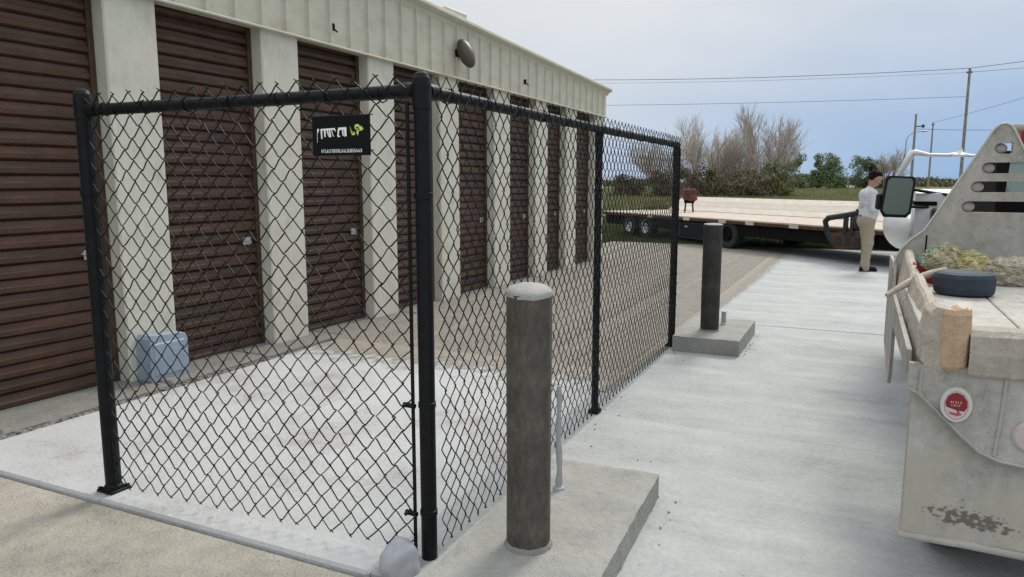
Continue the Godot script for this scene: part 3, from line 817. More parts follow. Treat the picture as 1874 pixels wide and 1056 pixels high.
func bollard(label: String, p: Vector3, h: float, r: float, m: Material, crown: float, sd: int) -> void:
	var b := thing("bollard", label, "bollard", p, 0.0, "bollards on concrete blocks")
	var st := mb()
	var nz := FastNoiseLite.new(); nz.seed = sd; nz.frequency = 1.2
	var wob := func(a: float, y: float, rr: float) -> Vector2: return Vector2(nz.get_noise_3d(cos(a), y * 2.0, sin(a)) * 0.0025, 0.0)
	var prof := []
	for i in 13: prof.append(Vector2(r * (1.0 + 0.02 * i / 12.0), (h - 0.012 * crown) * i / 12.0))
	prof.append(Vector2(r * 0.6, h - 0.008 * crown)); prof.append(Vector2(0.0, h - 0.008 * crown))
	lathe(st, prof, 32, Transform3D.IDENTITY, wob)
	part(b, "steel_pipe", st, m)
	# concrete dome, sagging over the rim in places
	st = mb()
	var w2 := func(a: float, y: float, rr: float) -> Vector2:
		var sag := 0.5 + 0.5 * cos(a - 1.15)
		var n := nz.get_noise_2d(cos(a) * 1.3 + 9.0, sin(a) * 1.3)
		return Vector2(0.0, (-0.012 * sag * sag + n * 0.006) * crown * clampf(rr / r, 0.0, 1.0))
	var pr := [Vector2(r * 1.01, h - 0.016 * crown), Vector2(r * 1.028, h - 0.014 * crown), Vector2(r * 1.026, h - 0.006 * crown)]
	for i in 9:
		var t := i / 8.0
		pr.append(Vector2(r * 1.022 * cos(t * PI / 2), h - 0.002 * crown + 0.03 * crown * sin(t * PI / 2)))
	lathe(st, pr, 32, Transform3D.IDENTITY, w2)
	part(b, "concrete_cap", st, M.cap)
	# ragged grout at the foot
	st = mb()
	var w3 := func(a: float, y: float, rr: float) -> Vector2: return Vector2(nz.get_noise_2d(a * 3.0, rr * 30.0) * 0.006 * (1.0 if y < 0.015 else 0.3), maxf(0.0, nz.get_noise_2d(a * 2.0, 4.0)) * 0.012 if y > 0.004 else 0.0)
	lathe(st, [Vector2(r + 0.012, -0.006), Vector2(r + 0.01, 0.003), Vector2(r + 0.005, 0.014), Vector2(r - 0.004, 0.024)], 28, Transform3D.IDENTITY, w3)
	part(b, "grout_collar", st, M.rough_kerb)

func build_bollards() -> void:
	slab_block("long low concrete block carrying the pale-capped bollard by the fence corner", Vector3(-1.385, 0, -3.43), Vector3(-0.785, 0.13, -1.6), 4, 0.045)
	slab_block("short low concrete block carrying the blackened bollard at the fence end", Vector3(-1.52, 0, -7.8), Vector3(-0.92, 0.15, -6.69), 6)
	bollard("weathered grey bollard with a pale rounded concrete cap near the fence corner", Vector3(-1.115, 0.128, -2.5), 1.022, 0.086, M.bollard, 1.0, 3)
	bollard("blackened bollard with a flat grey top beside the fence end post", Vector3(-1.25, 0.148, -7.05), 1.02, 0.086, M.bollard_dark, 0.35, 8)
	# thin galvanized stake
	var st := mb()
	var pts := []
	var rad := []
	for i in 12:
		var t := i / 11.0
		pts.append(Vector3(sin(t * 9.0) * 0.004 - 0.004 * t, t * 0.5, cos(t * 7.0) * 0.004)); rad.append(0.015 + 0.003 * sin(t * 23.0) - 0.004 * t)
	tube(st, pts, rad, 10)
	var s := thing("metal_stake", "thin galvanized stake set upright in the concrete block behind the bollard", "stake", Vector3(-1.205, 0.126, -3.05))
	part(s, "rod", st, M.galv)
	st = mb()
	lathe(st, [Vector2(0.028, 0.0), Vector2(0.026, 0.01), Vector2(0.015, 0.02)], 14)
	part(s, "foot_collar", st, M.galv)
	st = mb()
	rod(st, Vector3.ZERO, Vector3(0, 0.14, 0), 0.024, 10)
	var s2 := thing("pipe_stub", "short grey pipe stub rising behind the blackened bollard", "pipe", Vector3(-1.175, 0.146, -7.4))
	part(s2, "pipe", st, M.galv)
	st = mb()
	lathe(st, [Vector2(0.036, 0.0), Vector2(0.034, 0.012), Vector2(0.024, 0.02)], 12)
	part(s2, "foot_collar", st, M.galv)
	# rounded grey stone at the corner
	st = mb()
	lump(st, Vector3.ZERO, Vector3(0.085, 0.115, 0.075), 0.22, 0.9, 31, 18, 26, -0.04)
	var t := surf(256, 231, [[4, 4, 0.4], [50, 4, 0.35]], [[0.0, Color(0.27, 0.28, 0.3)], [0.5, Color(0.43, 0.445, 0.47)], [1.0, Color(0.55, 0.57, 0.6)]], 4.0)
	tmat("stone", t, 0.3, 0.75, 0.6)
	var o := mesh_node("stone", st.commit(), M.stone)
	o.position = Vector3(-1.6, 0.012, -2.315); o.rotation = Vector3(0, 0.5, 0)
	tag(o, "rounded pale grey stone lying at the foot of the fence corner post", "stone")

# ---------------------------------------------------------------- the parked flatbed truck
func wheel(parent: Node, c: Vector3, r: float, w: float) -> void:
	var xf := Transform3D(Basis(Vector3(0, 0, 1), PI / 2), c)
	var st := mb()
	lathe(st, [Vector2(r * 0.58, -w * 0.5), Vector2(r * 0.9, -w * 0.5), Vector2(r * 0.98, -w * 0.42), Vector2(r, -w * 0.3), Vector2(r, w * 0.3), Vector2(r * 0.98, w * 0.42), Vector2(r * 0.9, w * 0.5), Vector2(r * 0.58, w * 0.5)], 30, xf)
	for k in 30:
		var a := TAU * k / 30.0
		var d := Vector3(0, cos(a), sin(a))
		box(st, Vector3(-w * 0.36, -0.006, -r * 0.06), Vector3(w * 0.36, 0.006, r * 0.04), 0.002, Transform3D(Basis(Vector3.RIGHT, a), c + d * r))
	var hold := Node3D.new(); hold.name = "wheel"; parent.add_child(hold, true)
	part(hold, "tyre", st, M.rubber)
	st = mb()
	lathe(st, [Vector2(0.0, -w * 0.3), Vector2(r * 0.25, -w * 0.34), Vector2(r * 0.45, -w * 0.25), Vector2(r * 0.6, -w * 0.46), Vector2(r * 0.6, w * 0.46), Vector2(r * 0.45, w * 0.25), Vector2(r * 0.25, w * 0.34), Vector2(0, w * 0.3)], 24, xf)
	part(hold, "rim", st, M.galv)

func build_truck() -> void:
	var t := thing("flatbed_truck", "dusty grey flatbed truck with a slotted headboard and peach corner post", "truck")
	var st: SurfaceTool
	# rear panel with its own stains, printed on the face
	st = mb()
	box(st, Vector3(0.19, 0.33, -2.815), Vector3(2.01, 0.93, -2.785), 0.006)
	part(t, "rear_panel", st, M.dusty)
	st = mb()
	var lip := []
	for i in 10: lip.append(Vector3(0.187 + 1.826 * i / 9.0, 0.325 + 0.003 * sin(i * 2.1), -2.79))
	tube(st, lip, [0.016], 8)
	part(t, "bottom_lip", st, M.dusty)
	# face of the panel: dust, a tan stain and the black scuff low down
	var src: Image = M.dusty.albedo_texture.get_image()
	var face := Image.create(1024, 340, false, Image.FORMAT_RGB8)
	for k in 4: face.blit_rect(src, Rect2i(0, 0, 512, 340), Vector2i(k * 512, 0))
	var fn := FastNoiseLite.new(); fn.seed = 9; fn.frequency = 0.06; fn.fractal_octaves = 5
	var fn2 := FastNoiseLite.new(); fn2.seed = 10; fn2.frequency = 0.006; fn2.fractal_octaves = 3
	for y in 340:
		for x in 1024:
			var c := face.get_pixel(x, y)
			c = c.lerp(Color(0.7, 0.67, 0.6), clampf(0.35 + fn2.get_noise_2d(x, y) * 1.2, 0.0, 0.7))
			var sx := (x - 115.0) / 75.0; var sy := (y - 293.0 - 0.1 * (x - 115.0)) / 20.0
			var m := clampf((1.0 - sx * sx - sy * sy) * 1.3 + fn.get_noise_2d(x, y * 1.4) * 2.2 - 0.25, 0.0, 0.7)
			if absf(sx) > 1.5 or absf(sy) > 2.2: m = 0.0
			c = c.lerp(Color(0.3, 0.29, 0.27), m)
			face.set_pixel(x, y, c)
	var fm := mat("panel_face", Color.WHITE, 0.75); fm.albedo_texture = ImageTexture.create_from_image(face)
	st = mb()
	for v in [[0, 0], [0, 1], [1, 1], [0, 0], [1, 1], [1, 0]]:
		st.set_normal(Vector3.BACK); st.set_uv(Vector2(v[0], 1.0 - v[1])); st.add_vertex(Vector3(lerpf(0.194, 2.006, v[0]), lerpf(0.34, 0.926, v[1]), -2.7825))
	part(t, "panel_face", st, fm)
	# valance with a curved lower edge
	var half := [Vector2(0.178, 0.95), Vector2(0.178, 0.865), Vector2(0.21, 0.85), Vector2(0.25, 0.81), Vector2(0.3, 0.765), Vector2(0.35, 0.715), Vector2(0.4, 0.672), Vector2(0.46, 0.65), Vector2(0.56, 0.64)]
	var poly := PackedVector2Array(half)
	for i in range(half.size() - 1, -1, -1): poly.append(Vector2(2.2 - half[i].x, half[i].y))
	st = mb()
	prism(st, poly, func(v, k): return Vector3(v.x, v.y, -2.78 + 0.032 * k))
	part(t, "valance", st, M.dusty)
	st = mb()
	for s in [0.0, 1.0]:
		var pts := []
		for v in half.slice(1): pts.append(Vector3(lerpf(v.x, 2.2 - v.x, s), v.y, -2.747))
		tube(st, pts, [0.006], 6)
	part(t, "valance_edge", st, M.dusty)
	# fold lines: raised seams down the valance
	st = mb()
	tube(st, [Vector3(0.215, 0.93, -2.746), Vector3(0.213, 0.86, -2.746), Vector3(0.225, 0.835, -2.746)], [0.006], 6)
	tube(st, [Vector3(0.455, 0.93, -2.746), Vector3(0.45, 0.8, -2.746), Vector3(0.44, 0.668, -2.746)], [0.006], 6)
	part(t, "seam", st, M.dusty)
	# deck beam and deck
	st = mb()
	var nz := FastNoiseLite.new(); nz.seed = 50; nz.frequency = 4.0
	var seg := 26
	for i in seg:
		var xa := 0.345 + (1.855 - 0.345) * i / seg; var xb := 0.345 + (1.855 - 0.345) * (i + 1) / seg
		var rows := []
		for xx in [xa, xb]:
			var w := nz.get_noise_1d(xx * 1.6) * 0.014
			rows.append([Vector3(xx, 0.925, -2.74 + w * 0.3), Vector3(xx, 0.935, -2.73 + w), Vector3(xx, 1.0 + w, -2.725 + w), Vector3(xx, 1.06 + w * 0.5, -2.735 + w * 0.6), Vector3(xx, 1.076 + w * 0.4, -2.76), Vector3(xx, 1.075, -2.86)])
		for k in 5:
			quad(st, rows[0][k], rows[1][k], rows[1][k + 1], rows[0][k + 1], Vector3(0, k * 0.4 - 0.4, 1.0 - 0.2 * k))
		quad(st, rows[0][0], rows[1][0], Vector3(xb, 0.925, -2.86), Vector3(xa, 0.925, -2.86), Vector3.DOWN)
	part(t, "rear_beam", st, M.dusty_beam)
	for i in 6:
		st = mb()
		var x0 := 0.205 + 0.299 * i
		box(st, Vector3(x0, 1.0, -4.4), Vector3(x0 + 0.295, 1.07 + 0.0015 * (i % 2), -2.862), 0.004)
		part(t, "deck_board", st, M.deck_plate)
	# side rails: two boards with a notch between, and the peach corner post
	for s in [0, 1]:
		var mx := func(v: Vector3) -> Vector3: return v if s == 0 else Vector3(2.2 - v.x, v.y, v.z)
		for b in [[-4.36, -3.74, 1.2, 1.125, 0.185, 0.19], [-3.7, -2.83, 1.155, 1.105, 0.19, 0.205]]:
			st = mb()
			var N := 10
			for i in N:
				var r2 := []
				for j in [i, i + 1]:
					var k: float = float(j) / N
					var z := lerpf(b[0], b[1], k)
					var top := lerpf(b[2], b[3], k) + 0.006 * sin(z * 17.0) - (0.03 if (k > 0.9 and b[0] < -4.0) else 0.0)
					var ox := lerpf(b[4], b[5], k)
					var wob := nz.get_noise_1d(z * 2.5) * 0.012
					r2.append([mx.call(Vector3(ox + wob, 0.9, z)), mx.call(Vector3(ox + 0.006 + wob, 1.02, z)), mx.call(Vector3(ox + 0.035, top - 0.012, z)), mx.call(Vector3(ox + 0.045, top, z)), mx.call(Vector3(ox + 0.068, top - 0.004, z)), mx.call(Vector3(ox + 0.078, top - 0.02, z)), mx.call(Vector3(ox + 0.105, 1.04, z))])
				var sg := -1.0 if s == 0 else 1.0
				var outs := [Vector3(sg, 0, 0), Vector3(sg, 0.3, 0), Vector3(sg, 1, 0), Vector3.UP, Vector3(-sg, 1, 0), Vector3(-sg, 0.3, 0)]
				for k in 6: quad(st, r2[0][k], r2[0][k + 1], r2[1][k + 1], r2[1][k], outs[k])
				for e in [0, 1]:
					if (i == 0 and e == 0) or (i == N - 1 and e == 1):
						for k in range(1, 6): tri(st, r2[e][0], r2[e][k], r2[e][k + 1], Vector3(0, 0, -1 if e == 0 else 1))
			part(t, "side_rail", st, M.rail_wood)
		st = mb()
		var cx := 0.302 if s == 0 else 1.898
		var wb := func(a: float, y: float, rr: float) -> Vector2: return Vector2(nz.get_noise_3d(cos(a), y * 3.0, sin(a)) * 0.009, nz.get_noise_2d(cos(a) * 2.0, sin(a) * 2.0) * 0.016 if (y < 0.02 or y > 0.2) else 0.0)
		lathe(st, [Vector2(0.0, 0.0), Vector2(0.05, -0.004), Vector2(0.063, 0.01), Vector2(0.066, 0.11), Vector2(0.066, 0.185), Vector2(0.06, 0.2), Vector2(0.03, 0.19), Vector2(0.0, 0.194)], 22, Transform3D(Basis.IDENTITY.scaled(Vector3(0.72, 1, 0.8)), Vector3(cx, 0.94, -2.775)), wb)
		part(t, "corner_post", st, M.peach)
		st = mb()
		prism(st, PackedVector2Array([Vector2(0.2, 0.965), Vector2(0.215, 0.95), Vector2(0.27, 0.935), Vector2(0.3, 0.94), Vector2(0.305, 1.12), Vector2(0.285, 1.14), Vector2(0.235, 1.15), Vector2(0.215, 1.13), Vector2(0.2, 1.06)]), func(v, k): return mx.call(Vector3(v.x + 0.01 * k, v.y - 0.004 * k, -2.832 + 0.085 * k)))
		part(t, "rail_end", st, M.rail_wood)
		# side skirts
		st = mb()
		var sx := 0.172 if s == 0 else 2.018
		prism(st, PackedVector2Array([Vector2(-4.95, 1.12), Vector2(-4.95, 0.6), Vector2(-4.1, 0.54), Vector2(-4.02, 0.6), Vector2(-4.0, 0.86), Vector2(-2.83, 0.9), Vector2(-2.83, 0.98), Vector2(-4.3, 0.99), Vector2(-4.4, 1.13)]), func(v, k): return Vector3(sx + 0.016 * k, v.y, v.x))
		part(t, "side_skirt", st, M.dusty)
	# headboard, slots cut through
	var comb := CSGCombiner3D.new(); comb.name = "headboard"
	var plate := CSGPolygon3D.new(); plate.name = "plate"
	var hp := [Vector2(0.172, 0.98), Vector2(0.172, 1.1), Vector2(0.182, 1.155), Vector2(0.205, 1.205), Vector2(0.245, 1.255), Vector2(0.305, 1.305), Vector2(0.56, 1.79), Vector2(0.575, 1.817), Vector2(0.597, 1.838), Vector2(0.622, 1.844), Vector2(0.645, 1.832), Vector2(0.662, 1.808), Vector2(0.735, 1.655), Vector2(0.77, 1.62)]
	var pl := PackedVector2Array(hp)
	for i in range(hp.size() - 1, -1, -1): pl.append(Vector2(2.2 - hp[i].x, hp[i].y))
	plate.polygon = pl; plate.depth = 0.05
	comb.add_child(plate)
	for sl in [[0.492, 1.402, 1.458], [0.525, 1.503, 1.558], [0.565, 1.598, 1.652], [0.612, 1.695, 1.748]]:
		var x0: float = sl[0]; var rr: float = (sl[2] - sl[1]) / 2
		var sp := PackedVector2Array()
		var xe := 2.2 - x0
		var cuts := [[x0, xe]] if sl[1] < 1.6 else [[x0, 0.66 if sl[1] > 1.65 else xe]]
		for c in cuts:
			for k in 9: sp.append(Vector2(c[0] - sin(PI * k / 8.0) * rr * 1.1, (sl[1] + sl[2]) / 2 + cos(PI * k / 8.0) * rr))
			sp.append(Vector2(c[1], sl[1])); sp.append(Vector2(c[1], sl[2]))
		var cut := CSGPolygon3D.new(); cut.name = "slot"
		cut.polygon = sp; cut.depth = 0.2; cut.position.z = 0.08; cut.operation = CSGShape3D.OPERATION_SUBTRACTION
		comb.add_child(cut, true)
	comb.position = Vector3(0, 0, -4.4)
	plate.material = M.dusty
	t.add_child(comb)
	for ch in comb.get_children(): ch.material = M.dusty
	# pale bead round the headboard, light catching its edge put into the colour
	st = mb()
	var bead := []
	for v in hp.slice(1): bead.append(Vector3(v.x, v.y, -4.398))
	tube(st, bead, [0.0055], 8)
	mat("pale_trim", lin(0.52, 0.52, 0.5), 0.5)
	part(t, "headboard_lit_edge", st, M.pale_trim)
	# scooped inner ends of the slots
	for sl in [[0.492, 1.43, 0.028], [0.525, 1.5305, 0.0275], [0.565, 1.625, 0.027], [0.612, 1.7215, 0.0265]]:
		st = mb()
		lump(st, Vector3.ZERO, Vector3(sl[2] * 1.25, sl[2] * 0.98, 0.02), 0.02, 1.0, 3, 8, 14, -1e9, Transform3D(Basis.IDENTITY, Vector3(sl[0] - 0.002, sl[1], -4.436)))
		part(t, "slot_end", st, M.dusty)
	st = mb()
	rod(st, Vector3(0.625, 1.826, -4.46), Vector3(1.575, 1.826, -4.46), 0.018, 10)
	part(t, "headboard_rail", st, M.dusty)
	# welded seam and corner gusset on the board
	st = mb()
	tube(st, [Vector3(0.315, 1.07, -4.398), Vector3(0.318, 1.28, -4.398)], [0.004], 5)
	part(t, "seam", st, M.chassis)
	# cab behind the board
	var cab := PackedVector2Array([Vector2(-4.62, 0.55), Vector2(-4.62, 1.38), Vector2(-4.72, 1.72), Vector2(-5.5, 1.72), Vector2(-6.15, 1.36), Vector2(-6.2, 0.55)])
	st = mb()
	prism(st, cab, func(v, k): return Vector3(lerpf(0.64, 1.56, k), v.y, v.x))
	part(t, "cab", st, M.chassis)
	st = mb()
	quad(st, Vector3(0.68, 1.48, -4.6454), Vector3(1.52, 1.48, -4.6454), Vector3(1.5, 1.67, -4.7013), Vector3(0.7, 1.67, -4.7013), Vector3(0, 0.2, 1))
	part(t, "rear_window", st, M.cab_glass)
	st = mb()
	box(st, Vector3(0.745, 1.715, -4.95), Vector3(1.45, 1.85, -4.75), 0.012)
	part(t, "roof_light", st, M.red)
	# bonnet, cowl gap and wings
	st = mb()
	prism(st, PackedVector2Array([Vector2(-6.25, 1.32), Vector2(-6.25, 1.475), Vector2(-6.5, 1.505), Vector2(-7.4, 1.49), Vector2(-7.95, 1.42), Vector2(-8.02, 1.1), Vector2(-8.0, 0.7), Vector2(-6.25, 0.7)]), func(v, k): return Vector3(lerpf(0.36, 1.84, k), v.y, v.x))
	part(t, "bonnet", st, M.white_paint)
	st = mb()
	box(st, Vector3(0.35, 1.385, -7.6), Vector3(0.5, 1.415, -6.235), 0.004)
	part(t, "cowl_gap", st, M.chassis)
	st = mb()
	box(st, Vector3(0.46, 1.19, -6.24), Vector3(0.72, 1.37, -6.02), 0.02)
	part(t, "air_box", st, M.black_metal)
	for s in [0, 1]:
		st = mb()
		lump(st, Vector3(0.33 if s == 0 else 1.87, 1.2, -7.05), Vector3(0.155, 0.2, 0.8), 0.05, 0.8, 13, 18, 26)
		part(t, "wing", st, M.white_paint)
	# tube rack over the bonnet
	st = mb()
	tube(st, [Vector3(0.2, 1.36, -6.34), Vector3(0.235, 1.6, -6.22), Vector3(0.285, 1.715, -6.2), Vector3(0.312, 1.765, -6.2), Vector3(0.335, 1.77, -6.2), Vector3(0.42, 1.752, -6.2), Vector3(0.54, 1.748, -6.2)], [0.016, 0.02, 0.025, 0.028, 0.022, 0.013, 0.012], 12)
	tube(st, [Vector3(0.54, 1.748, -6.2), Vector3(0.61, 1.755, -6.2), Vector3(0.68, 1.742, -6.2), Vector3(0.85, 1.735, -6.1), Vector3(1.0, 1.7, -5.6)], [0.012, 0.018, 0.011, 0.01, 0.01], 12)
	part(t, "tube_rack", st, M.white_paint)
	st = mb()
	lathe(st, [Vector2(0.05, -0.012), Vector2(0.05, 0.0), Vector2(0.028, 0.012), Vector2(0.016, 0.03), Vector2(0.012, 0.05), Vector2(0, 0.05)], 16, Transform3D(Basis.IDENTITY, Vector3(0.612, 1.752, -6.2)))
	part(t, "rack_flange", st, M.white_paint)
	# mirror
	var mir := Node3D.new(); mir.name = "side_mirror"; t.add_child(mir)
	mir.position = Vector3(0.232, 1.45, -6.1); mir.rotation = Vector3(0.05, 0.28, -0.03)
	st = mb()
	prism(st, PackedVector2Array([Vector2(-0.085, -0.15), Vector2(0.07, -0.15), Vector2(0.1, -0.12), Vector2(0.108, 0.13), Vector2(0.09, 0.15), Vector2(-0.075, 0.152), Vector2(-0.1, 0.13), Vector2(-0.112, -0.11)]), func(v, k): return Vector3(v.x * (0.86 + 0.14 * k), v.y * (0.86 + 0.14 * k), -0.06 + 0.075 * k))
	part(mir, "housing", st, M.black_metal)
	st = mb()
	prism(st, PackedVector2Array([Vector2(-0.07, -0.128), Vector2(0.06, -0.128), Vector2(0.082, -0.105), Vector2(0.09, 0.115), Vector2(0.075, 0.135), Vector2(-0.06, 0.137), Vector2(-0.082, 0.115), Vector2(-0.095, -0.1)]), func(v, k): return Vector3(v.x, v.y, 0.012 + 0.006 * k))
	part(mir, "glass", st, M.mirror_glass)
	st = mb()
	for y in [-0.07, 0.06]:
		tube(st, [Vector3(0.08, y, -0.05), Vector3(0.3, y * 0.8 - 0.02, -0.1), Vector3(0.52, y * 0.7 - 0.03, 0.1)], [0.012], 8)
	part(mir, "arm", st, M.black_metal)
	st = mb()
	box(st, Vector3(-0.135, -0.1, -0.05), Vector3(-0.1, 0.02, 0.0), 0.012)
	part(mir, "spot_mirror", st, M.black_metal)
	# lights on the valance
	var im := Image.create(128, 160, false, Image.FORMAT_RGB8)
	im.fill(Color(0.62, 0.6, 0.57))
	fill_poly(im, ring_poly(Vector2(64, 80), Vector2(60, 76), 40), Color(0.78, 0.77, 0.75))
	fill_poly(im, ring_poly(Vector2(64, 82), Vector2(46, 64), 40), Color(0.66, 0.42, 0.44))
	fill_poly(im, ring_poly(Vector2(64, 82), Vector2(43, 61), 40), Color(0.76, 0.72, 0.72))
	fill_poly(im, PackedVector2Array([Vector2(64, 24), Vector2(88, 34), Vector2(104, 60), Vector2(106, 86), Vector2(96, 106), Vector2(70, 104), Vector2(26, 92), Vector2(22, 72), Vector2(30, 46), Vector2(46, 30)]), Color(0.5, 0.09, 0.12))
	for k in 9:
		var lx := 42 + (k % 5) * 9 + (k / 5) * 4; var ly := 64 + (k / 5) * 14
		fill_poly(im, PackedVector2Array([Vector2(lx, ly), Vector2(lx + 3, ly), Vector2(lx + 3, ly + 9), Vector2(lx, ly + 9)]), Color(0.78, 0.66, 0.66))
		if k % 2 == 0: fill_poly(im, PackedVector2Array([Vector2(lx, ly), Vector2(lx + 7, ly + 1), Vector2(lx + 7, ly + 4), Vector2(lx, ly + 3)]), Color(0.78, 0.66, 0.66))
	fill_poly(im, PackedVector2Array([Vector2(36, 112), Vector2(64, 116), Vector2(80, 112), Vector2(88, 122), Vector2(70, 130), Vector2(44, 124)]), Color(0.66, 0.3, 0.33))
	fill_poly(im, PackedVector2Array([Vector2(64, 100), Vector2(70, 100), Vector2(78, 112), Vector2(72, 114)]), Color(0.3, 0.08, 0.09))
	var lm := mat("decal_print", Color.WHITE, 0.5); lm.albedo_texture = ImageTexture.create_from_image(im)
	for s in [0, 1]:
		var cx := 0.322 if s == 0 else 1.878
		st = mb()
		lathe(st, [Vector2(0.05, 0.0), Vector2(0.05, 0.006), Vector2(0.046, 0.009), Vector2(0.0, 0.009)], 28, Transform3D(Basis(Vector3.RIGHT, PI / 2).scaled(Vector3(0.94, 1.18, 1)), Vector3(cx, 0.825, -2.749)))
		part(t, "badge_plate", st, M.pale_trim)
		st = mb()
		for k in 32:
			var a0 := TAU * k / 32; var a1 := TAU * (k + 1) / 32
			for a in [null, a1, a0]:
				var u := Vector2.ZERO if a == null else Vector2(cos(a), sin(a))
				st.set_normal(Vector3.BACK); st.set_uv(Vector2(0.5 + u.x * 0.47, 0.5 - u.y * 0.475)); st.add_vertex(Vector3(cx + u.x * 0.0455, 0.825 + u.y * 0.0575, -2.7375))
		part(t, "badge_print", st, lm)
		cx = 0.535 if s == 0 else 1.665
		st = mb()
		lathe(st, [Vector2(0.052, 0.0), Vector2(0.052, 0.008), Vector2(0.044, 0.016), Vector2(0.0, 0.02)], 28, Transform3D(Basis(Vector3.RIGHT, PI / 2), Vector3(cx, 0.745, -2.749)))
		mat("lens_pale", lin(0.52, 0.45, 0.42), 0.35)
		part(t, "lamp_lens", st, M.lens_pale)
	# running gear
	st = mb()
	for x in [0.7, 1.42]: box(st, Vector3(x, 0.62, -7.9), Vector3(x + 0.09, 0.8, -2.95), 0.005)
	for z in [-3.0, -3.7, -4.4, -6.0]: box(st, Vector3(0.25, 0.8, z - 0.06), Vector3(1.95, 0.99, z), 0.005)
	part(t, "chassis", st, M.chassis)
	for x in [0.42, 1.78]:
		wheel(t, Vector3(x, 0.37, -3.62), 0.37, 0.24)
		wheel(t, Vector3(x + (0.12 if x < 1 else -0.12), 0.37, -7.1), 0.37, 0.24)
	st = mb()
	for z in [-3.62, -7.1]: rod(st, Vector3(0.4, 0.37, z), Vector3(1.8, 0.37, z), 0.05, 10)
	part(t, "axle", st, M.chassis)

func build_truck_load() -> void:
	var D := 1.0725
	# blue rubber puck
	var p := gnd(1763, 538, D)
	var st := mb()
	var nz := FastNoiseLite.new(); nz.seed = 6; nz.frequency = 1.0
	var wob := func(a: float, y: float, rr: float) -> Vector2: return Vector2(nz.get_noise_3d(cos(a), y * 8.0, sin(a)) * 0.006, 0.0)
	lathe(st, [Vector2(0.0, 0.0), Vector2(0.1, 0.0), Vector2(0.112, 0.008), Vector2(0.117, 0.03), Vector2(0.117, 0.075), Vector2(0.11, 0.091), Vector2(0.092, 0.099), Vector2(0.03, 0.102), Vector2(0.0, 0.103)], 36, Transform3D.IDENTITY, wob)
	var b := mesh_node("rubber_block", st.commit(), M.blue_rubber)
	b.position = Vector3(p.x, D, p.z)
	tag(b, "dark blue round rubber block lying flat on the truck bed", "rubber block")
	# bundles of netting
	for q in [["net_green", 0.385, -4.22, Vector3(0.1, 0.098, 0.09), "tangled pale yellow net bundle with teal strands beside the truck headboard", 41],
		["net_yellow", 0.505, -4.17, Vector3(0.082, 0.086, 0.085), "rounded yellow net bundle lying right behind the blue rubber block", 43],
		["net_white", 0.655, -4.12, Vector3(0.105, 0.076, 0.09), "long beige net bundle with loose rope ends on the truck bed", 47]]:
		p = Vector3(q[1], D, q[2])
		var r: Vector3 = q[3]
		var n := thing("net_bundle", q[4], "net", Vector3(p.x, D, p.z), 0.0, "net bundles on the truck bed")
		st = mb()
		lump(st, Vector3(0, r.y * 0.7, 0), r, 0.3, 1.9, q[5], 26, 40, 0.0)
		part(n, "bundle", st, M[q[0]])
		var rg := RandomNumberGenerator.new(); rg.seed = q[5]
		var nz2 := FastNoiseLite.new(); nz2.seed = q[5]; nz2.frequency = 1.9; nz2.fractal_octaves = 3
		for pass_i in 2:
			st = mb()
			for k in (90 if pass_i == 0 else 12):
				var th := rg.randf_range(0.1, 2.0); var ph := rg.randf() * TAU
				if pass_i == 1: ph = rg.randf_range(2.4, 3.9); th = rg.randf_range(0.3, 1.2)
				var pts := []
				var dth := rg.randf_range(-0.16, 0.16); var dph := rg.randf_range(-0.3, 0.3)
				for m in 8:
					var d := Vector3(sin(th) * cos(ph), cos(th), sin(th) * sin(ph))
					var f := 1.0 + 0.3 * nz2.get_noise_3dv(d) + 0.015
					var v := Vector3(0, r.y * 0.7, 0) + Vector3(d.x * r.x, d.y * r.y, d.z * r.z) * f
					v.y = maxf(v.y, 0.004)
					pts.append(v)
					th += dth + rg.randf_range(-0.07, 0.07); ph += dph + rg.randf_range(-0.1, 0.1)
				tube(st, pts, [rg.randf_range(0.0022, 0.0048)], 4)
			if pass_i == 0:
				var o := part(n, "strands", st, M[q[0]]); o.set_meta("kind", "stuff")
			elif q[0] == "net_green":
				var o := part(n, "teal_strands", st, M.teal); o.set_meta("kind", "stuff")
		if q[0] == "net_white":
			for k in 4:
				st = mb()
				var pts := []
				for m in 10: pts.append(Vector3(0.06 + m * 0.01, 0.07 - m * 0.006 + 0.02 * sin(m * 0.5 + k), -0.05 + k * 0.03 + 0.02 * sin(m * 0.7 + k * 2.0)))
				tube(st, pts, [0.005], 6)
				part(n, "rope_end", st, M.net_white)
	# red scrap
	p = Vector3(0.345, D, -3.98)
	st = mb()
	for i in 8:
		var a0 := lerpf(-0.1, 0.11, i / 8.0); var a1 := lerpf(-0.1, 0.11, (i + 1) / 8.0)
		var y := func(a: float, w: float) -> float: return 0.012 + 0.05 * absf(w) + 0.012 * sin(a * 40.0) + 0.04 * maxf(0.0, -a * 8.0)
		for j in 4:
			var w0 := lerpf(-1, 1, j / 4.0); var w1 := lerpf(-1, 1, (j + 1) / 4.0)
			quad(st, Vector3(a0, y.call(a0, w0), w0 * 0.045), Vector3(a1, y.call(a1, w0), w0 * 0.045), Vector3(a1, y.call(a1, w1), w1 * 0.045), Vector3(a0, y.call(a0, w1), w1 * 0.045), Vector3.UP)
			quad(st, Vector3(a0, y.call(a0, w0) - 0.01, w0 * 0.045), Vector3(a1, y.call(a1, w0) - 0.01, w0 * 0.045), Vector3(a1, y.call(a1, w1) - 0.01, w1 * 0.045), Vector3(a0, y.call(a0, w1) - 0.01, w1 * 0.045), Vector3.DOWN)
	var rs := mesh_node("red_scoop", st.commit(), M.red)
	rs.position = Vector3(p.x, D, p.z); rs.rotation.y = 0.15
	tag(rs, "bent red plastic scoop lying between the side rail and the nets", "scoop")
	# stick poked through the side rail notch
	st = mb()
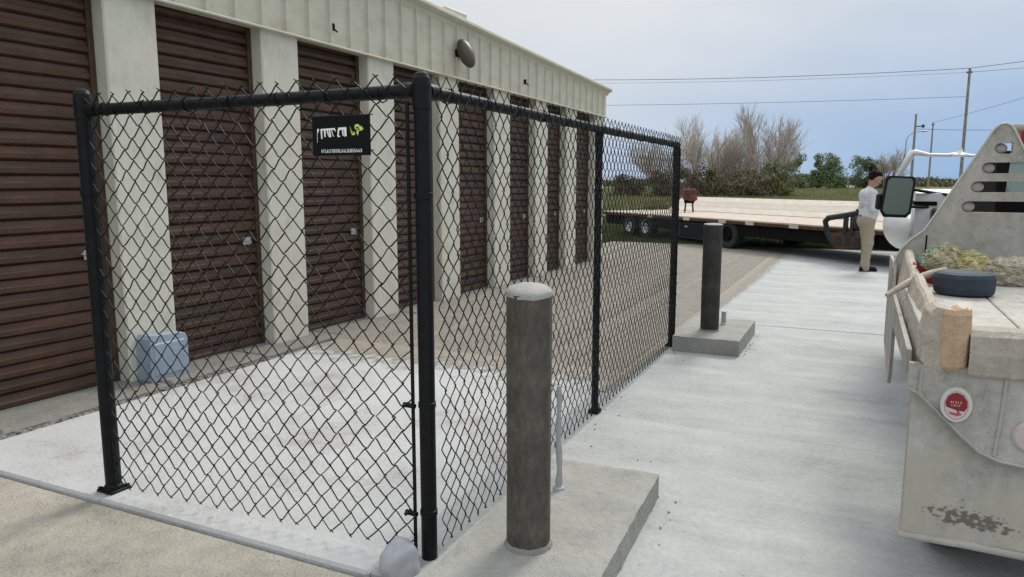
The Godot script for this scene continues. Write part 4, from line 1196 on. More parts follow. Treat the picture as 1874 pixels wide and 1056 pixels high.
	tube(st, [Vector3(0.125, 1.055, -3.62), Vector3(0.17, 1.085, -3.66), Vector3(0.235, 1.125, -3.7), Vector3(0.3, 1.15, -3.74), Vector3(0.36, 1.165, -3.78)], [0.011, 0.014, 0.017, 0.016, 0.013], 9)
	var s := mesh_node("wooden_stick", st.commit(), M.rail_wood)
	tag(s, "pale wooden stick poking out over the side rail of the truck", "stick")

# ---------------------------------------------------------------- trailer across the lane
func build_trailer() -> void:
	var dir := Vector3(0.75, 0, 0.66).normalized()
	var t := thing("flatbed_trailer", "long low flatbed trailer with pale plank deck and black steel frame", "trailer", Vector3(-2.58, 0, -17.66), atan2(-dir.z, dir.x))
	# local: x along the trailer towards its near end, -z away from the viewer
	var x0 := -6.2; var x1 := 4.55; var W := 2.45; var D := 0.7
	var st: SurfaceTool
	for i in 10:
		st = mb()
		var z := -0.05 - 0.235 * i
		box(st, Vector3(x0, D - 0.045, z - 0.229), Vector3(x1, D + 0.001 * (i % 3), z + 0.004), 0.002)
		part(t, "deck_plank", st, M["plank%d" % [0, 2, 0, 1, 0, 2, 1, 0, 2, 1][i]])
	# far drop side: three planks, lean added so they light up like the deck
	var lean := Transform3D(Basis(Vector3.RIGHT, -0.95), Vector3(0, D + 0.004, -W + 0.02))
	for i in 3:
		st = mb()
		box(st, Vector3(x0, 0.012 + 0.235 * i, -0.035), Vector3(x1 - 0.02 * i, 0.244 + 0.235 * i, 0.0), 0.004, lean)
		part(t, "side_plank", st, [M.side_board, M.side_board_worn, M.side_board][i])
	for k in 6:
		st = mb()
		var x := lerpf(x0 + 0.3, x1 - 0.3, k / 5.0)
		box(st, Vector3(x - 0.04, -0.1, -0.085), Vector3(x + 0.04, 0.7, -0.036), 0.004, lean)
		part(t, "side_stake", st, M.black_metal)
	# frame
	for z in [0.0, -W + 0.02]:
		st = mb()
		box(st, Vector3(x0, D - 0.1, z - 0.05), Vector3(x1, D - 0.03, z - 0.002 if z < -1 else z - 0.004), 0.004)
		part(t, "edge_rail", st, M.rust)
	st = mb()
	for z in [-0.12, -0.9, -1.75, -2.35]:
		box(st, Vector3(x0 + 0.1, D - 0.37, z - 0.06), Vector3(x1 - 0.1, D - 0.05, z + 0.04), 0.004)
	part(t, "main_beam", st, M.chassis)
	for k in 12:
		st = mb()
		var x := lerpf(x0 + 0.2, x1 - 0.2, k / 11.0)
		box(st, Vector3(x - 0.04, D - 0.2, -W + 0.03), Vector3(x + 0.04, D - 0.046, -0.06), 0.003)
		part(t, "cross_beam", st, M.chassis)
	for x in [-3.6, -1.95, -0.55, 0.4, 1.75]:
		st = mb()
		box(st, Vector3(x - 0.13, D - 0.1, -0.005), Vector3(x + 0.13, D + 0.006, 0.012), 0.003)
		part(t, "stake_pocket", st, M.plank1)
	# wheels
	for x in [-0.4, -3.9, -4.75]:
		for z in [-0.16, -2.1]:
			var hold := Node3D.new(); hold.name = "axle_end"
			var r := 0.345
			var c := Vector3(x, r - 0.002, z)
			var xf := Transform3D(Basis(Vector3.RIGHT, PI / 2), c)
			st = mb()
			lathe(st, [Vector2(r * 0.55, -0.12), Vector2(r * 0.9, -0.12), Vector2(r * 0.98, -0.1), Vector2(r, -0.06), Vector2(r, 0.06), Vector2(r * 0.98, 0.1), Vector2(r * 0.9, 0.12), Vector2(r * 0.55, 0.12)], 30, xf)
			hold.name = "wheel"; t.add_child(hold, true)
			part(hold, "tyre", st, M.rubber)
			st = mb()
			lathe(st, [Vector2(0, 0.06), Vector2(r * 0.2, 0.1), Vector2(r * 0.4, 0.05), Vector2(r * 0.56, 0.11), Vector2(r * 0.56, -0.11), Vector2(0, -0.1)], 24, xf)
			part(hold, "rim", st, M.pale_trim if x < -1 else M.chassis)
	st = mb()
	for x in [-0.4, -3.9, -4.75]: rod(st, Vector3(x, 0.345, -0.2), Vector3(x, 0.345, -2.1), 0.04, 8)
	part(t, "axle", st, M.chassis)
	# dark tool box hung under the deck
	var tbx := Node3D.new(); tbx.name = "tool_box"; t.add_child(tbx)
	st = mb()
	box(st, Vector3(-2.35, 0.13, -0.5), Vector3(-0.65, 0.56, -0.06), 0.012)
	part(tbx, "body", st, M.black_metal)
	st = mb()
	box(st, Vector3(-2.28, 0.18, -0.058), Vector3(-0.72, 0.52, -0.045), 0.006)
	part(tbx, "lid", st, M.vinyl)
	st = mb()
	for x in [-2.0, -1.0]: box(st, Vector3(x - 0.05, 0.42, -0.045), Vector3(x + 0.05, 0.46, -0.03), 0.004)
	part(tbx, "catch", st, M.galv)
	# black tube guard and rusty winch housing at the near end
	st = mb()
	tube(st, [Vector3(2.92, 0.36, 0.1), Vector3(2.78, 0.56, 0.12), Vector3(2.7, 0.8, 0.12), Vector3(2.78, 0.87, 0.12), Vector3(3.15, 0.93, 0.12), Vector3(3.5, 1.0, 0.12)], [0.055, 0.055, 0.055, 0.058, 0.055, 0.05], 10)
	part(t, "tube_guard", st, M.black_metal)
	st = mb()
	for x in [3.2, 3.36]: box(st, Vector3(x - 0.04, 0.56, 0.08), Vector3(x + 0.04, 0.93, 0.15), 0.008)
	lump(st, Vector3(3.48, 0.82, 0.1), Vector3(0.15, 0.16, 0.1), 0.25, 1.8, 22, 12, 18)
	box(st, Vector3(3.42, 0.93, 0.07), Vector3(3.54, 1.07, 0.15), 0.02)
	part(t, "guard_bracket", st, M.black_metal)
	st = mb()
	prism(st, PackedVector2Array([Vector2(2.82, 0.58), Vector2(2.92, 0.33), Vector2(3.05, 0.28), Vector2(3.4, 0.32), Vector2(3.68, 0.36), Vector2(3.72, 0.62), Vector2(3.4, 0.64), Vector2(3.05, 0.61)]), func(v, k): return Vector3(v.x, v.y, -0.25 + 0.38 * k))
	part(t, "winch_housing", st, M.rust)
	st = mb()
	for x in [3.05, 3.28, 3.5]: box(st, Vector3(x - 0.07, 0.36, 0.13), Vector3(x + 0.07, 0.53, 0.142), 0.01)
	part(t, "housing_plate", st, M.black_metal)
	# landing leg
	st = mb()
	for z in [-0.6, -1.9]:
		box(st, Vector3(3.95, 0.0, z - 0.05), Vector3(4.05, 0.5, z + 0.05), 0.005)
		box(st, Vector3(3.88, 0.0, z - 0.12), Vector3(4.12, 0.02, z + 0.12), 0.004)
	part(t, "landing_leg", st, M.black_metal)
	# red engine on the deck
	var xf := t.transform
	var e := thing("engine_unit", "small dull red engine on thin dark legs standing on the trailer deck", "engine", xf * Vector3(-4.2, D + 0.004, -1.75), 0.3)
	tmat("dull_red", M_tex.grav, 0.25, 0.8, 1.5, lin(0.42, 0.15, 0.17))
	st = mb()
	box(st, Vector3(-0.19, 0.36, -0.15), Vector3(0.19, 0.68, 0.15), 0.03)
	lump(st, Vector3(0.05, 0.42, 0.05), Vector3(0.18, 0.12, 0.16), 0.2, 1.6, 5, 12, 18)
	part(e, "engine_block", st, M.dull_red)
	st = mb()
	box(st, Vector3(-0.15, 0.5, 0.15), Vector3(0.12, 0.63, 0.165), 0.01)
	rod(st, Vector3(-0.05, 0.45, 0.15), Vector3(-0.05, 0.45, 0.2), 0.05, 12)
	part(e, "cover", st, M.rust)
	st = mb()
	box(st, Vector3(-0.14, 0.26, -0.12), Vector3(0.14, 0.37, 0.12), 0.01)
	part(e, "sump", st, M.chassis)
	for q in [Vector2(-0.12, -0.1), Vector2(0.12, -0.1), Vector2(-0.12, 0.1), Vector2(0.12, 0.1)]:
		st = mb()
		rod(st, Vector3(q.x, 0.0, q.y), Vector3(q.x * 0.8, 0.28, q.y * 0.8), 0.016, 8)
		part(e, "leg", st, M.black_metal)

# ---------------------------------------------------------------- person
func capsule_field(bones: Array, cell: float, k: float) -> Mesh:
	var lo := Vector3.ONE * 1e9; var hi := -lo
	for b in bones:
		var r := maxf(b[2], b[3]) + k + cell * 2.0
		lo = lo.min(b[0].min(b[1]) - Vector3.ONE * r); hi = hi.max(b[0].max(b[1]) + Vector3.ONE * r)
	var n := Vector3i(((hi - lo) / cell).ceil()) + Vector3i.ONE
	var f := PackedFloat32Array(); f.resize(n.x * n.y * n.z); f.fill(1.0)
	for b in bones:
		var a: Vector3 = b[0]; var ab: Vector3 = b[1] - b[0]
		var ra: float = b[2]; var dr: float = b[3] - b[2]
		var sq: Vector3 = b[4] if b.size() > 4 else Vector3.ONE
		var m := maxf(b[2], b[3]) * maxf(1.0, maxf(1.0 / sq.x, maxf(1.0 / sq.y, 1.0 / sq.z))) + k + cell * 1.5
		var i0 := Vector3i(((a.min(b[1]) - Vector3.ONE * m - lo) / cell).floor()).clamp(Vector3i.ZERO, n - Vector3i.ONE)
		var i1 := Vector3i(((a.max(b[1]) + Vector3.ONE * m - lo) / cell).ceil()).clamp(Vector3i.ZERO, n - Vector3i.ONE)
		var l2 := maxf(ab.length_squared(), 1e-9)
		for z in range(i0.z, i1.z + 1):
			for y in range(i0.y, i1.y + 1):
				for x in range(i0.x, i1.x + 1):
					var p := lo + Vector3(x, y, z) * cell - a
					var t := clampf(p.dot(ab) / l2, 0.0, 1.0)
					var q := p - ab * t
					var d := (q * sq).length() - (ra + dr * t)
					var idx := (z * n.y + y) * n.x + x
					var o := f[idx]
					var h := maxf(k - absf(o - d), 0.0) / k
					f[idx] = minf(o, d) - h * h * k * 0.25
	var ids := {}
	var vs := PackedVector3Array(); var ns := PackedVector3Array()
	var corner := []
	for c in 8: corner.append(Vector3i(c & 1, (c >> 1) & 1, (c >> 2) & 1))
	var edges := [[0, 1], [2, 3], [4, 5], [6, 7], [0, 2], [1, 3], [4, 6], [5, 7], [0, 4], [1, 5], [2, 6], [3, 7]]
	var at := func(x: int, y: int, z: int) -> int: return (z * n.y + y) * n.x + x
	for z in n.z - 1:
		for y in n.y - 1:
			var base := (z * n.y + y) * n.x
			for x in n.x - 1:
				var i := base + x
				var v0 := f[i]
				if v0 > cell * 2.5: continue
				var v := [v0, f[i + 1], f[i + n.x], f[i + n.x + 1], f[i + n.x * n.y], f[i + n.x * n.y + 1], f[i + n.x * n.y + n.x], f[i + n.x * n.y + n.x + 1]]
				var neg := 0
				for c in 8:
					if v[c] < 0.0: neg += 1
				if neg == 0 or neg == 8: continue
				var s := Vector3.ZERO; var cnt := 0
				for e in edges:
					var a: float = v[e[0]]; var b: float = v[e[1]]
					if (a < 0.0) != (b < 0.0):
						s += Vector3(corner[e[0]]).lerp(Vector3(corner[e[1]]), a / (a - b)); cnt += 1
				ids[i] = vs.size()
				vs.append(lo + (Vector3(x, y, z) + s / cnt) * cell)
				ns.append(Vector3(v[1] + v[3] + v[5] + v[7] - v[0] - v[2] - v[4] - v[6], v[2] + v[3] + v[6] + v[7] - v[0] - v[1] - v[4] - v[5], v[4] + v[5] + v[6] + v[7] - v[0] - v[1] - v[2] - v[3]).normalized())
	var st := mb()
	var step := [1, n.x, n.x * n.y]
	for i in ids:
		for ax in 3:
			var u: int = step[(ax + 1) % 3]; var w: int = step[(ax + 2) % 3]
			var j: int = i + step[ax]
			if j >= f.size() or (f[i] < 0.0) == (f[j] < 0.0): continue
			if not (ids.has(i - u) and ids.has(i - w) and ids.has(i - u - w)): continue
			var q := [ids[i], ids[i - u], ids[i - u - w], ids[i - w]]
			smooth_tri(st, vs[q[0]], vs[q[1]], vs[q[2]], ns[q[0]], ns[q[1]], ns[q[2]])
			smooth_tri(st, vs[q[0]], vs[q[2]], vs[q[3]], ns[q[0]], ns[q[2]], ns[q[3]])
	return st.commit()

func build_person() -> void:
	var at := gnd(1580, 495.5)
	# local: +x is the way the person faces, +z their right hand side (towards the viewer)
	var yaw := deg_to_rad(22.0)
	var p := thing("person", "standing person in a pale checked shirt and khaki trousers, head bowed, holding a phone", "person", at, yaw)
	var V := func(x: float, y: float, z: float) -> Vector3: return Vector3(x, y, z)
	var bodyb := []
	var shirtb := []
	var trb := []
	var S := [1.0]
	# trousers
	trb.append([V.call(0.0, 0.93, -0.075), V.call(0.0, 0.93, 0.075), 0.115, 0.115])
	trb.append([V.call(-0.02, 0.88, -0.07), V.call(-0.02, 0.88, 0.07), 0.12, 0.12])
	for s in [1.0, -1.0]:
		var fx := 0.0 if s > 0 else 0.075
		var kz: float = 0.09 * s
		trb.append([V.call(0.0, 0.88, 0.075 * s), V.call(0.02 + fx * 0.5, 0.5, kz), 0.105, 0.078])
		trb.append([V.call(0.02 + fx * 0.5, 0.5, kz), V.call(-0.02 + fx, 0.12, kz + 0.01 * s), 0.076, 0.066])
		trb.append([V.call(-0.02 + fx, 0.12, kz + 0.01 * s), V.call(-0.015 + fx, 0.055, kz + 0.01 * s), 0.069, 0.07])
		bodyb.append([V.call(0.0, 0.88, 0.075 * s), V.call(0.02 + fx * 0.5, 0.5, kz), 0.085, 0.06])
		bodyb.append([V.call(0.02 + fx * 0.5, 0.5, kz), V.call(-0.02 + fx, 0.08, kz + 0.01 * s), 0.055, 0.04])
	# trunk, leaning a touch, shoulders rounded over the phone
	bodyb.append([V.call(0.0, 0.92, -0.07), V.call(0.0, 0.92, 0.07), 0.1, 0.1])
	bodyb.append([V.call(0.0, 0.92, 0), V.call(0.0, 1.3, 0), 0.1, 0.1])
	bodyb.append([V.call(-0.01, 1.36, -0.12), V.call(-0.01, 1.36, 0.12), 0.07, 0.07])
	bodyb.append([V.call(0.0, 1.38, 0), V.call(0.04, 1.5, 0), 0.06, 0.052])
	shirtb.append([V.call(0.015, 0.97, -0.07), V.call(0.015, 0.97, 0.07), 0.125, 0.125])
	shirtb.append([V.call(0.03, 1.06, -0.06), V.call(0.03, 1.06, 0.06), 0.136, 0.136])
	shirtb.append([V.call(0.01, 1.22, -0.08), V.call(0.01, 1.22, 0.08), 0.122, 0.122])
	shirtb.append([V.call(-0.02, 1.33, -0.11), V.call(-0.02, 1.33, 0.11), 0.1, 0.1])
	shirtb.append([V.call(-0.01, 1.38, -0.06), V.call(-0.01, 1.38, 0.06), 0.075, 0.075])
	shirtb.append([V.call(0.0, 1.4, 0), V.call(0.02, 1.45, 0), 0.068, 0.062])
	var hands := []
	for s in [1.0, -1.0]:
		var sh: Vector3 = V.call(0.0, 1.37, 0.185 * s)
		var el: Vector3 = V.call(0.01, 1.1, 0.25 * s)
		var wr: Vector3 = V.call(0.225, 1.185, 0.1 * s)
		shirtb.append([sh, el, 0.075, 0.062])
		shirtb.append([el, el.lerp(wr, 0.85), 0.06, 0.046])
		bodyb.append([sh, el, 0.05, 0.042]); bodyb.append([el, wr, 0.04, 0.029])
		hands.append([wr, s])
	# head: bowed, so its own frame is pitched forward
	var hc: Vector3 = V.call(0.095, 1.615, 0.0)
	var hb := Basis(Vector3(0, 0, 1), -0.42)
	var H := func(x: float, y: float, z: float) -> Vector3: return hc + hb * Vector3(x, y, z)
	var headb := []
	headb.append([H.call(-0.015, 0.03, 0), H.call(-0.015, 0.035, 0), 0.088, 0.088])
	headb.append([H.call(0.02, 0.035, -0.01), H.call(0.02, 0.035, 0.01), 0.074, 0.074])
	headb.append([H.call(0.03, -0.03, -0.012), H.call(0.03, -0.03, 0.012), 0.058, 0.058])
	headb.append([H.call(0.055, -0.085, -0.012), H.call(0.055, -0.085, 0.012), 0.032, 0.032])
	headb.append([H.call(-0.01, -0.06, 0), H.call(0.05, -0.085, 0), 0.045, 0.03])
	headb.append([H.call(0.09, 0.02, 0), H.call(0.113, -0.02, 0), 0.011, 0.015])
	headb.append([H.call(0.088, -0.05, -0.014), H.call(0.088, -0.05, 0.014), 0.008, 0.008])
	headb.append([H.call(0.086, -0.063, -0.012), H.call(0.086, -0.063, 0.012), 0.008, 0.008])
	headb.append([H.call(0.086, 0.035, -0.03), H.call(0.086, 0.035, 0.03), 0.012, 0.012])
	for s in [1.0, -1.0]:
		headb.append([H.call(-0.008, 0.015, 0.083 * s), H.call(-0.004, -0.025, 0.079 * s), 0.017, 0.011, Vector3(1, 1, 1.6)])
	headb.append([H.call(-0.03, -0.04, 0), V.call(0.03, 1.46, 0), 0.056, 0.056])
	# skin mesh: body, head and hands in one
	var skin := SurfaceTool.new(); skin.begin(Mesh.PRIMITIVE_TRIANGLES)
	var bm := capsule_field(bodyb, 0.016, 0.03)
	skin.append_from(bm, 0, Transform3D.IDENTITY)
	skin.append_from(capsule_field(headb, 0.0055, 0.016), 0, Transform3D.IDENTITY)
	for h in hands:
		var w: Vector3 = h[0]; var s: float = h[1]
		var hbn := []
		var d := Vector3(0.9, 0.32, -0.3 * s).normalized()
		var across := Vector3(0.0, 0.75, 0.65 * s).normalized()
		var inn := d.cross(across).normalized() * s
		var palm := w + d * 0.075
		hbn.append([w, w + d * 0.03, 0.026, 0.028])
		for k in 4:
			var o := across * (0.028 - 0.019 * k)
			hbn.append([w + d * 0.02 + o * 0.6, palm + o, 0.017, 0.013])
			var l: float = [0.068, 0.078, 0.072, 0.056][k]
			var j1 := palm + o + (d * 0.8 - inn * 0.5).normalized() * l * 0.5
			var j2 := j1 + (d * 0.2 - inn * 0.9).normalized() * l * 0.32
			var j3 := j2 + (d * -0.4 - inn * 0.7).normalized() * l * 0.25
			hbn.append([palm + o, j1, 0.0105, 0.0095]); hbn.append([j1, j2, 0.0095, 0.0085]); hbn.append([j2, j3, 0.0085, 0.0078])
		var tb := w + d * 0.03 + across * 0.022
		hbn.append([tb, tb + (d * 0.5 + across * 0.8 - inn * 0.2).normalized() * 0.042, 0.014, 0.011])
		hbn.append([tb + (d * 0.5 + across * 0.8 - inn * 0.2).normalized() * 0.042, tb + (d * 0.5 + across * 0.8 - inn * 0.2).normalized() * 0.042 + (d * 0.9 - inn * 0.3).normalized() * 0.032, 0.011, 0.0085])
		skin.append_from(capsule_field(hbn, 0.004, 0.006), 0, Transform3D.IDENTITY)
	mat("skin", lin(0.36, 0.21, 0.15), 0.6)
	M.skin.subsurf_scatter_enabled = true; M.skin.subsurf_scatter_strength = 0.1
	mesh_node("body", skin.commit(), M.skin, p)
	var check := Image.create(128, 128, false, Image.FORMAT_RGB8)
	for y in 128:
		for x in 128:
			var c := Color(0.78, 0.785, 0.8)
			if x % 32 < 4: c = c.lerp(Color(0.5, 0.53, 0.62), 0.22)
			if y % 32 < 4: c = c.lerp(Color(0.5, 0.53, 0.62), 0.22)
			check.set_pixel(x, y, c)
	var shm := mat("shirt", Color.WHITE, 0.9)
	shm.albedo_texture = ImageTexture.create_from_image(check); shm.uv1_triplanar = true; shm.uv1_scale = Vector3.ONE * 4.0
	# folds: short slack ridges on the cloth
	var rg := RandomNumberGenerator.new(); rg.seed = 15
	for k in 16:
		var a := rg.randf_range(0, TAU); var y := rg.randf_range(0.95, 1.3)
		var c: Vector3 = V.call(0.02 + cos(a) * 0.12, y, sin(a) * 0.19)
		shirtb.append([c, c + Vector3(rg.randf_range(-0.03, 0.03), rg.randf_range(0.03, 0.09), rg.randf_range(-0.02, 0.02)), 0.016, 0.008])
	for k in 14:
		var s := 1.0 if k % 2 == 0 else -1.0
		var a := rg.randf_range(0, TAU); var y := rg.randf_range(0.1, 0.8)
		var c: Vector3 = V.call(0.01 + (0.0 if s > 0 else 0.04) + cos(a) * 0.068, y, 0.09 * s + sin(a) * 0.068)
		trb.append([c, c + Vector3(rg.randf_range(-0.03, 0.03), rg.randf_range(-0.03, 0.06), rg.randf_range(-0.03, 0.03)), 0.014, 0.007])
	mesh_node("shirt", capsule_field(shirtb, 0.013, 0.04), shm, p)
	var kh := surf(128, 251, [[4, 3, 0.3], [40, 3, 0.3]], [[0.0, Color(0.24, 0.205, 0.14)], [0.5, Color(0.33, 0.29, 0.21)], [1.0, Color(0.4, 0.36, 0.27)]], 3.0)
	tmat("khaki", kh, 0.4, 0.9, 0.5, Color.WHITE, false)
	mesh_node("trousers", capsule_field(trb, 0.013, 0.035), M.khaki, p)
	var st := mb()
	lathe(st, [Vector2(0.13, 0.955), Vector2(0.135, 0.96), Vector2(0.135, 0.985), Vector2(0.13, 0.99)], 28, Transform3D(Basis.IDENTITY.scaled(Vector3(0.92, 1, 1.42)), Vector3(0.005, 0, 0)))
	part(p, "belt", st, M.chassis)
	# hair
	var hair := []
	hair.append([H.call(-0.035, 0.05, 0), H.call(-0.035, 0.055, 0), 0.092, 0.092])
	hair.append([H.call(0.0, 0.085, -0.02), H.call(0.0, 0.085, 0.02), 0.066, 0.066])
	hair.append([H.call(0.045, 0.1, -0.02), H.call(0.055, 0.085, 0.02), 0.034, 0.034])
	hair.append([H.call(-0.075, 0.0, -0.03), H.call(-0.07, -0.005, 0.03), 0.044, 0.044])
	for k in 26:
		var a := rg.randf_range(0, TAU); var e := rg.randf_range(0.1, 1.3)
		var dv := Vector3(cos(a) * cos(e) - 0.3, sin(e), sin(a) * cos(e)).normalized()
		if dv.x > 0.55 and dv.y < 0.6: continue
		var c: Vector3 = hc + hb * (Vector3(-0.03, 0.05, 0) + dv * 0.088)
		hair.append([c, c + hb * (Vector3(rg.randf_range(-0.02, 0.02), 0.006, rg.randf_range(-0.02, 0.02))), 0.016, 0.009])
	mat("hair", lin(0.01, 0.006, 0.005), 0.7)
	M.hair.metallic_specular = 0.2
	mesh_node("hair", capsule_field(hair, 0.007, 0.014), M.hair, p)
	mat("eye_dark", lin(0.02, 0.015, 0.012), 0.3)
	for s in [1.0, -1.0]:
		st = mb()
		lump(st, H.call(0.08, 0.012, 0.031 * s), Vector3(0.011, 0.007, 0.013), 0.0, 1.0, 1, 8, 10)
		part(p, "eye", st, M.eye_dark)
		st = mb()
		tube(st, [H.call(0.09, 0.034, 0.014 * s), H.call(0.09, 0.039, 0.03 * s), H.call(0.077, 0.034, 0.047 * s)], [0.004, 0.005, 0.003], 5)
		part(p, "eyebrow", st, M.hair)
		# shoes
		var fx := -0.015 if s > 0 else 0.06
		var zz: float = 0.1 * s
		var shoe := capsule_field([[V.call(fx - 0.05, 0.045, zz), V.call(fx + 0.06, 0.042, zz), 0.042, 0.04], [V.call(fx + 0.06, 0.036, zz), V.call(fx + 0.18, 0.028, zz + 0.01 * s), 0.038, 0.027], [V.call(fx - 0.03, 0.06, zz), V.call(fx - 0.02, 0.09, zz), 0.042, 0.04]], 0.01, 0.02)
		mesh_node("shoe", shoe, M.chassis, p)
		st = mb()
		prism(st, PackedVector2Array([Vector2(-0.095, -0.03), Vector2(-0.06, -0.043), Vector2(0.06, -0.042), Vector2(0.17, -0.034), Vector2(0.205, -0.01), Vector2(0.205, 0.015), Vector2(0.17, 0.036), Vector2(0.06, 0.042), Vector2(-0.06, 0.043), Vector2(-0.095, 0.03)]), func(v, k): return Vector3(fx + v.x, 0.001 + 0.016 * k, zz + v.y))
		part(p, "sole", st, M.rubber)
	var ph := thing("phone", "dark phone held up by the standing person in the checked shirt", "phone", at, yaw)
	st = mb()
	box(st, Vector3(-0.006, -0.075, -0.037), Vector3(0.006, 0.075, 0.037), 0.004, Transform3D(Basis(Vector3(0, 0, 1), -0.5), Vector3(0.335, 1.235, 0.0)))
	part(ph, "case", st, M.black_metal)
	st = mb()
	box(st, Vector3(-0.0075, -0.068, -0.032), Vector3(-0.0062, 0.068, 0.032), 0.0004, Transform3D(Basis(Vector3(0, 0, 1), -0.5), Vector3(0.335, 1.235, 0.0)))
	part(ph, "screen", st, M.cab_glass)

# ---------------------------------------------------------------- plants and the far side
func leaf(st: SurfaceTool, p: Vector3, s: float, rg: RandomNumberGenerator, c: Color) -> void:
	var a := Vector3(rg.randfn(), rg.randfn() + 0.3, rg.randfn()).normalized()
	var b := a.cross(Vector3(rg.randfn(), rg.randfn(), rg.randfn())).normalized()
	var n := a.cross(b)
	var q := [p - b * s * 0.45, p + a * s * 0.6, p + b * s * 0.45, p - a * s * 0.6]
	st.set_color(c); st.set_normal(n)
	for i in [0, 2, 1, 0, 3, 2]: st.add_vertex(q[i])

func grow(wood: SurfaceTool, twig: SurfaceTool, tips: Array, p: Vector3, d: Vector3, l: float, r: float, lev: int, most: int, rg: RandomNumberGenerator, spread: float, up: float) -> void:
	var pts := [p]; var rad := [r]
	var dd := d
	var segs := 4 if lev < 2 else 3
	for i in segs:
		dd = (dd + Vector3(rg.randfn(), rg.randfn() * 0.5, rg.randfn()) * 0.09 + Vector3.UP * up).normalized()
		pts.append(pts[-1] + dd * l / segs); rad.append(r * (1.0 - 0.5 * (i + 1) / segs))
	tube(wood if lev < 2 else twig, pts, rad, 6 if lev < 1 else (4 if lev < 2 else 3), false)
	if lev >= most:
		tips.append(pts[-1]); tips.append(pts[-2])
		return
	var kids := rg.randi_range(4, 5) if lev < 2 else rg.randi_range(3, 5)
	for k in kids:
		var t := rg.randf_range(0.35, 1.0) if k > 0 else 1.0
		var fi := t * segs
		var i := mini(int(fi), segs - 1)
		var q: Vector3 = pts[i].lerp(pts[i + 1], fi - i)
		var out := dd.cross(Vector3(rg.randfn(), rg.randfn(), rg.randfn())).normalized()
		var nd := (dd + out * spread * rg.randf_range(0.5, 1.2)).normalized()
		grow(wood, twig, tips, q, nd, l * rg.randf_range(0.55, 0.75), maxf(r * rg.randf_range(0.4, 0.55), 0.011), lev + 1, most, rg, spread, up)

func bare_tree(label: String, p: Vector3, h: float, stems: int, lean: float, sd: int, pale: bool, budding := 0, bud := Color(0.16, 0.17, 0.06)) -> void:
	var t := thing("bare_tree", label, "tree", p, 0.0, "bare trees beyond the trailer")
	var rg := RandomNumberGenerator.new(); rg.seed = sd
	var w := mb(); var tw := mb()
	var tips := []
	for s in stems:
		var a := TAU * (s + rg.randf_range(-0.3, 0.3)) / stems
		var d := Vector3(cos(a) * lean, 1.0, sin(a) * lean).normalized()
		grow(w, tw, tips, Vector3(cos(a) * 0.15, -0.05, sin(a) * 0.15), d, h * rg.randf_range(0.4, 0.55), 0.12, 0, 4, rg, 0.42, 0.05)
	part(t, "trunk", w, M.bark_pale if pale else M.bark)
	var c := part(t, "crown", tw, M.twig_pale if pale else M.twig)
	if budding > 0:
		var st := mb()
		for i in budding:
			var q: Vector3 = tips[rg.randi() % tips.size()] + Vector3(rg.randfn(), rg.randfn(), rg.randfn()) * 0.15
			var k := rg.randf_range(0.7, 1.3)
			leaf(st, q, rg.randf_range(0.06, 0.12), rg, Color(bud.r * k, bud.g * k, bud.b * k))
		part(t, "buds", st, M.leaf)

func shrub(called: String, label: String, p: Vector3, r: Vector3, n: int, cols: Array, size: float, sd: int, group: String, twigs := 26) -> void:
	var t := thing(called, label, "shrub" if called != "leafy_tree" else "tree", p, 0.0, group)
	var rg := RandomNumberGenerator.new(); rg.seed = sd
	var st := mb()
	var tw := mb()
	# sub-clumps carried on limbs
	var cl := []
	for i in 26:
		var a := rg.randf() * TAU; var e := rg.randf()
		var q := Vector3(cos(a) * r.x * rg.randf_range(0.15, 0.8), r.y * (0.25 + 1.5 * e * e * 0.75 + 0.25 * e), sin(a) * r.z * rg.randf_range(0.15, 0.8)) * Vector3(1.0 - 0.35 * e, 1, 1.0 - 0.35 * e)
		cl.append([q, rg.randf_range(0.24, 0.46) * minf(r.x, r.y)])
		var mid := Vector3(q.x * 0.35, q.y * 0.5, q.z * 0.35)
		tube(st, [Vector3(q.x * 0.05, -0.05, q.z * 0.05), mid, q], [0.05, 0.035, 0.015], 4, false)
	for i in twigs * 6:
		var c = cl[rg.randi() % cl.size()]
		var d := Vector3(rg.randfn() * 0.6, absf(rg.randfn()) + 0.35, rg.randfn() * 0.6).normalized()
		var b: Vector3 = c[0] + Vector3(rg.randfn(), rg.randfn(), rg.randfn()) * c[1] * 0.4
		tube(tw, [b, b + d * c[1] * rg.randf_range(0.6, 1.5)], [0.016, 0.006], 3, false)
	part(t, "trunk", st, M.bark)
	var tp := part(t, "twigs", tw, M.twig)
	tp.set_meta("kind", "stuff")
	st = mb()
	for i in n:
		var c = cl[rg.randi() % cl.size()]
		var d := Vector3(rg.randfn(), rg.randfn(), rg.randfn()).normalized() * pow(rg.randf(), 0.45)
		var q: Vector3 = c[0] + d * c[1] * Vector3(1.15, 0.95, 1.15)
		if q.y < 0.02: q.y = rg.randf_range(0.02, 0.3)
		var col: Color = cols[rg.randi() % cols.size()]
		var k := rg.randf_range(0.65, 1.35)
		leaf(st, q, size * rg.randf_range(0.7, 1.3), rg, Color(col.r * k, col.g * k, col.b * k) * 1.4)
	part(t, "crown", st, M.leaf)

